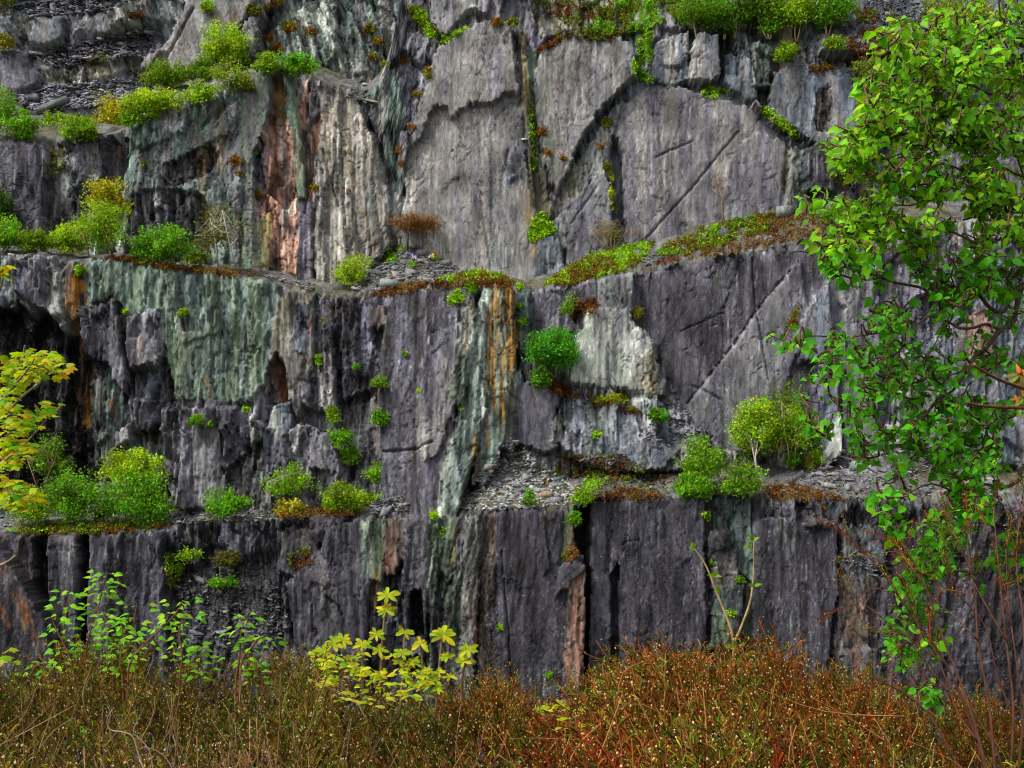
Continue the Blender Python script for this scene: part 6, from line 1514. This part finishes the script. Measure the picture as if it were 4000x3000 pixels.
whorl_shrub('yellow-green shrub with whorls of oblong leaves before the central cliff foot',
    [[(1480, 2800), (1490, 2560), (1500, 2430), (1513, 2330)], [(1700, 2800), (1712, 2640), (1722, 2540), (1725, 2490)], [(1800, 2800), (1805, 2650), (1822, 2580), (1827, 2540)], [(1560, 2800), (1575, 2620), (1580, 2480)], [(1640, 2780), (1650, 2620), (1643, 2520)], [(1290, 2800), (1300, 2620), (1304, 2525)], [(1420, 2780), (1415, 2620), (1415, 2530)]],
    [(1513, 2326, 56, 9), (1507, 2385, 50, 8), (1727, 2481, 62, 10), (1829, 2538, 52, 8), (1580, 2472, 46, 7), (1643, 2515, 46, 7), (1573, 2553, 46, 7), (1811, 2585, 52, 8), (1744, 2566, 42, 6), (1304, 2512, 52, 9), (1263, 2545, 50, 7), (1340, 2500, 46, 7), (1415, 2522, 46, 8), (1469, 2480, 42, 6), (1480, 2540, 40, 6), (1660, 2640, 48, 8), (1700, 2655, 40, 6), (1560, 2590, 36, 6)] + [(a, b, rnd.uniform(24, 38), 5) for a, b in in_poly_points([(1220, 2560), (1320, 2530), (1480, 2520), (1600, 2550), (1720, 2600), (1850, 2590), (1800, 2660), (1650, 2720), (1300, 2740)], 44)], 4.3,
    [([(1210, 2560), (1450, 2560), (1480, 2700), (1440, 2760), (1230, 2740)], 95), ([(1440, 2620), (1620, 2600), (1720, 2680), (1640, 2740), (1460, 2760)], 55)])
whorl_shrub('low yellow-green leafy shrub behind the heather right of the middle', [[(2150, 2900), (2160, 2800), (2140, 2760)], [(2250, 2900), (2250, 2790), (2280, 2760)]],
    [(2105, 2775, 40, 7), (2140, 2765, 40, 7), (2190, 2755, 36, 6), (2270, 2780, 40, 7), (2290, 2765, 36, 6), (2200, 2830, 34, 6), (2420, 2850, 36, 6), (2380, 2800, 34, 6)], 4.5, [([(2080, 2760), (2460, 2780), (2480, 2880), (2180, 2860)], 26)])

# ------------------------------------------------------------------ bare forked sapling on the right
fs = empty('forked_sapling', P(2868, 2760, 4.6), 'bare forked sapling with a few new leaves in front of the dark face', 'sapling')
Q0 = np.array(fs.location)
for pts, r0, r1 in (([(2868, 2760), (2866, 2600), (2868, 2512)], 0.0062, 0.005), ([(2868, 2512), (2850, 2440), (2826, 2380), (2790, 2290), (2760, 2215), (2725, 2160), (2700, 2128)], 0.005, 0.0022), ([(2868, 2512), (2895, 2450), (2928, 2360), (2940, 2290), (2945, 2200), (2944, 2115)], 0.005, 0.0022)):
    sp = smooth_path([np.array(P(a, b, 4.6)) - Q0 for a, b in pts])
    mb = MB(); mb.tube(sp, np.linspace(r0, r1, len(sp)), 6, (0.34, 0.24, 0.11)); mb.obj('stem', M_BARK, fs, True)
for (x, y, n) in ((2943, 2112, 5), (2930, 2140, 3), (2715, 2140, 3), (2790, 2250, 3), (2950, 2290, 3), (2860, 2530, 3), (2808, 2310, 2)):
    for k in range(n):
        a = rnd.uniform(0, 6.28)
        put_leaf(fs, SERR, 'serr', k % 3, (0.14, 0.27, 0.015), np.array(P(x, y, 4.58)) - Q0, (math.cos(a), -0.3, 0.4 + 0.5 * math.sin(a)), (0, -0.8, 0.6), rnd.uniform(0.018, 0.028))

# ------------------------------------------------------------------ heather along the bank
def sprig(rg, L, nshoot, ndot, cols, spread=0.9):
    """a heather shoot: wiry stem, short leafy side shoots, pale dry flower heads"""
    m = MB()
    b = rg.normal(0, 0.12, 2)
    zs = np.linspace(0, 1, 5)
    path = np.stack([b[0] * zs ** 2 * L, b[1] * zs ** 2 * L, zs * L], 1) + rg.normal(0, 0.006, (5, 3)) * L * 3
    m.tube(path, np.linspace(0.0021, 0.0011, 5), 3, np.array(cols['stem']))
    V = []; C = []
    for k in range(nshoot):
        t = rg.uniform(0.3, 1.0); i = min(int(t * 4), 3); q = path[i] + (path[i + 1] - path[i]) * (t * 4 - i)
        a = rg.uniform(0, 6.28); l = rg.uniform(0.014, 0.036) * (1.25 - 0.5 * t)
        dv = np.array([math.cos(a) * spread, math.sin(a) * spread, rg.uniform(0.5, 1.2)]); dv /= np.linalg.norm(dv)
        sd = np.cross(dv, rg.normal(size=3)); sd /= np.linalg.norm(sd) + 1e-9
        w = rg.uniform(0.0009, 0.0018)
        e = q + dv * l
        mid = q + dv * l * 0.6 + np.array([0, 0, 0.004])
        V += [q - sd * w * 0.4, q + sd * w * 0.4, mid + sd * w, e, mid - sd * w]
        cc = np.array(cols['leaf'][int(rg.integers(len(cols['leaf'])))]) * rg.uniform(0.6, 1.4)
        C += [cc] * 5
    f = np.array([[5 * k, 5 * k + 1, 5 * k + 2, 5 * k + 3, 5 * k + 4] for k in range(nshoot)])
    m.add(V, [f], np.array(C))
    oct_ = np.array([[1, 0, 0], [-1, 0, 0], [0, 1, 0], [0, -1, 0], [0, 0, 1.3], [0, 0, -1.0]])
    of = np.array([[0, 2, 4], [2, 1, 4], [1, 3, 4], [3, 0, 4], [2, 0, 5], [1, 2, 5], [3, 1, 5], [0, 3, 5]])
    for k in range(ndot):
        t = rg.uniform(0.55, 1.0); i = min(int(t * 4), 3); q = path[i] + (path[i + 1] - path[i]) * (t * 4 - i)
        m.add(q + rg.normal(0, 0.014, 3) + oct_ * rg.uniform(0.0018, 0.0034), [of], np.array(cols['dot']) * rg.uniform(0.6, 1.2))
    return np.concatenate(m.v), m.f, np.concatenate(m.c)

HC = dict(
    olive=dict(stem=(0.17, 0.07, 0.02), leaf=[(0.19, 0.21, 0.010), (0.24, 0.13, 0.015), (0.09, 0.17, 0.008), (0.30, 0.16, 0.02), (0.28, 0.28, 0.015)], dot=(0.7, 0.55, 0.3)),
    green=dict(stem=(0.13, 0.07, 0.02), leaf=[(0.12, 0.24, 0.008), (0.06, 0.15, 0.006), (0.21, 0.25, 0.01), (0.2, 0.09, 0.012)], dot=(0.65, 0.52, 0.25)),
    rust=dict(stem=(0.27, 0.09, 0.02), leaf=[(0.22, 0.052, 0.006), (0.17, 0.07, 0.007), (0.045, 0.10, 0.006), (0.27, 0.10, 0.010), (0.07, 0.11, 0.006)], dot=(0.7, 0.52, 0.2)),
    red=dict(stem=(0.24, 0.035, 0.01), leaf=[(0.27, 0.035, 0.006), (0.18, 0.045, 0.006), (0.04, 0.075, 0.006)], dot=(0.55, 0.38, 0.15)),
    straw=dict(stem=(0.38, 0.2, 0.1), leaf=[(0.32, 0.15, 0.07), (0.22, 0.12, 0.05), (0.14, 0.1, 0.02)], dot=(0.55, 0.42, 0.25)))
TPL = {k: [sprig(RNG, RNG.uniform(0.16, 0.3), 26, 3 if k != 'straw' else 1, v) for _ in range(9)] for k, v in HC.items()}
PROF = [(-300, 2630), (0, 2620), (200, 2590), (400, 2545), (600, 2560), (800, 2585), (1000, 2575), (1100, 2510), (1200, 2480), (1260, 2520), (1350, 2620), (1500, 2690), (1700, 2720), (1830, 2660), (1920, 2650), (2000, 2720), (2100, 2770), (2200, 2740), (2300, 2640), (2400, 2540), (2500, 2500), (2620, 2480), (2800, 2560), (3000, 2545), (3100, 2580), (3200, 2650), (3500, 2670), (3700, 2720), (4000, 2750), (4300, 2780)]
hm = {'olive': MB(), 'rust': MB()}
NH = 9000
hx = RNG.uniform(-250, 4250, NH); hd = 2.5 + 2.8 * RNG.random(NH) ** 1.1
for x, d in zip(hx, hd):
    yt = float(np.interp(x, [p[0] for p in PROF], [p[1] for p in PROF])) + RNG.normal(0, 20) + 170 * (vn(np.array([x / 90.0]), np.array([d * 2.2]), 21)[0] - 0.42) + 240 * (vn(np.array([x / 240.0]), np.array([d * 1.1]), 25)[0] - 0.5)
    if vn(np.array([x / 70.0]), np.array([d * 3.5]), 22)[0] < 0.2: continue
    zt = -(yt - YH) / F * 5.0
    zt -= abs(RNG.normal(0, 0.05)) + (0.0 if d > 4.2 else RNG.uniform(0, 0.16))
    if RNG.random() < 0.03: zt += RNG.uniform(0.01, 0.06)
    ypix = YH - zt / d * F
    k = 'olive' if x + RNG.normal(0, 130) < 1900 else 'rust'
    sub = k
    if k == 'rust' and ypix > 2700 and RNG.random() < np.clip((ypix - 2700) / 350, 0, 0.85): sub = 'red'
    if k == 'olive' and ypix > 2760 and vn(np.array([x / 260.0]), np.array([d * 1.3]), 9)[0] > 0.66: sub = 'straw'
    pg = vn(np.array([x / 130.0]), np.array([d * 3.0]), 23)[0]
    if pg > 0.58 and sub in ('olive', 'rust', 'red'): sub = 'green'
    if k == 'olive' and x > 1250 and RNG.random() < 0.3: sub = 'rust'
    V, fs_, C = TPL[sub][int(RNG.integers(9))]
    s = RNG.uniform(0.85, 1.35)
    lean = RNG.normal(0, 0.28, 2)
    if k == 'rust': lean[1] -= 0.2
    M = rotm(lean[0], lean[1], RNG.uniform(0, 6.28)) * s
    M = rotm(lean[0], lean[1], 0) @ rotm(0, 0, RNG.uniform(0, 6.28)) * s
    W = V @ M.T
    top = W[:, 2].max()
    W = W + np.array([(x - CX) / F * d, d, zt - top])
    mbh = hm[k]
    tone = RNG.uniform(0.4, 1.0)
    n0 = mbh.n
    mbh.v.append(W); mbh.c.append(C * tone)
    for f in fs_: mbh.f.append(f + n0)
    mbh.n += len(W)
# wiry bare stems and old dry twigs standing through it
for k in range(170):
    x = RNG.uniform(-100, 4100); d = RNG.uniform(2.6, 4.9)
    yt = float(np.interp(x, [p[0] for p in PROF], [p[1] for p in PROF])) - RNG.uniform(-60, 50)
    zt = -(yt - YH) / F * 5.0
    ln = RNG.uniform(0.12, 0.34)
    a = RNG.normal(-0.25 if x > 1900 else 0.1, 0.45)
    e = np.array([(x - CX) / F * d, d, zt])
    b = e - np.array([math.sin(a), RNG.normal(0, 0.2), math.cos(a)]) * ln
    m_ = (e + b) / 2 + RNG.normal(0, 0.02, 3)
    tone = RNG.uniform(0.6, 1.3)
    cc = np.array((0.36, 0.19, 0.07) if x > 1900 else (0.26, 0.16, 0.08)) * tone
    (hm['rust'] if x > 1900 else hm['olive']).tube(smooth_path([b, m_, e], 3), np.linspace(0.0019, 0.0008, 7), 3, cc)
props(hm['olive'].obj('olive_heather', M_HEATH), 'olive-brown heather with pale dry flower heads across the left foreground', 'heather', kind='stuff')
props(hm['rust'].obj('rusty_heather', M_HEATH), 'rust-red and green heather across the right foreground', 'heather', kind='stuff')

# a twisted grey dead branch in the left heather
db = empty('dead_branch', P(560, 3050, 2.75), 'twisted pale dead branch standing in the left heather', 'branch')
D0 = np.array(db.location)
for pts, r in (([(580, 3050), (545, 2960), (520, 2880), (480, 2860), (430, 2850), (418, 2810), (440, 2770)], 0.0042), ([(520, 2880), (525, 2840), (545, 2800), (560, 2770)], 0.003), ([(430, 2850), (422, 2830), (432, 2790), (420, 2760)], 0.0022), ([(600, 3050), (590, 2950), (560, 2900), (520, 2865)], 0.003), ([(690, 3040), (640, 2950), (560, 2915)], 0.0022)):
    sp = smooth_path([np.array(P(a, b, 2.7)) - D0 for a, b in pts])
    mb = MB(); mb.tube(sp, np.linspace(r * 0.5, r * 0.22, len(sp)), 5, (0.30, 0.22, 0.16)); mb.obj('stem', M_BARK, db, True)

# tall wispy heather bush at the right edge
wb = empty('tall_heather', P(3880, 3300, 3.3), 'tall wispy red-brown heather bush in front of the birch at the right', 'heather')
W0 = np.array(wb.location)
fol = MB()
for k, (pts, r) in enumerate([
    ([(3880, 3200), (3820, 2900), (3700, 2600), (3560, 2400), (3420, 2200), (3300, 2090)], 0.005), ([(3700, 2600), (3560, 2500), (3430, 2400), (3310, 2310)], 0.003), ([(3900, 3200), (3800, 2800), (3680, 2480), (3600, 2250), (3520, 2120)], 0.005),
    ([(3900, 3200), (3870, 2800), (3820, 2500), (3800, 2250), (3700, 2050)], 0.005), ([(3930, 3200), (3960, 2800), (3930, 2500), (3900, 2200), (3880, 1980)], 0.005), ([(3950, 3200), (4000, 2800), (4000, 2450), (3970, 2200), (3990, 1960)], 0.005),
    ([(3850, 3200), (3720, 2950), (3620, 2780), (3520, 2700), (3440, 2660)], 0.004), ([(3820, 2900), (3740, 2780), (3690, 2640), (3640, 2520), (3560, 2480)], 0.003), ([(3960, 2800), (3900, 2650), (3850, 2450), (3760, 2340), (3700, 2280)], 0.003),
    ([(3930, 2500), (3860, 2380), (3800, 2260), (3780, 2130)], 0.003), ([(3820, 2500), (3740, 2420), (3640, 2330), (3580, 2240)], 0.0028), ([(3970, 3200), (3900, 2950), (3780, 2750), (3700, 2700), (3600, 2640)], 0.0035),
    ([(3990, 3200), (4020, 2900), (3980, 2650), (3940, 2350), (3930, 2150)], 0.004), ([(3560, 2400), (3500, 2330), (3400, 2300), (3330, 2380)], 0.0022)]):
    dW = 3.3 + 0.08 * math.sin(k * 1.7)
    sp = smooth_path([np.array(P(a, b, dW)) - W0 for a, b in pts])
    mb = MB(); mb.tube(sp, np.linspace(r * 0.8, r * 0.25, len(sp)), 5, np.array((0.13, 0.05, 0.03)) * rnd.uniform(0.7, 1.5)); mb.obj('branch', M_BARK, wb, True)
    for j in range(8, len(sp)):
        for _ in range(2 if j > 8 else 1):
            V, fs_, C = TPL[['rust', 'red', 'green'][rnd.randrange(3)]][rnd.randrange(9)]
            t = sp[j] - sp[j - 1]
            az = math.atan2(t[0], t[2]) + rnd.gauss(0, 0.55)
            M = rotm(rnd.gauss(0, 0.4), az, 0) @ rotm(0, 0, rnd.uniform(0, 6.28)) * rnd.uniform(0.3, 0.62)
            n0 = fol.n; W = V @ M.T + sp[j]
            fol.v.append(W); fol.c.append(C * rnd.uniform(0.6, 1.2))
            for f in fs_: fol.f.append(f + n0)
            fol.n += len(W)
fol.obj('sprigs', M_HEATH, wb)['kind'] = 'stuff'
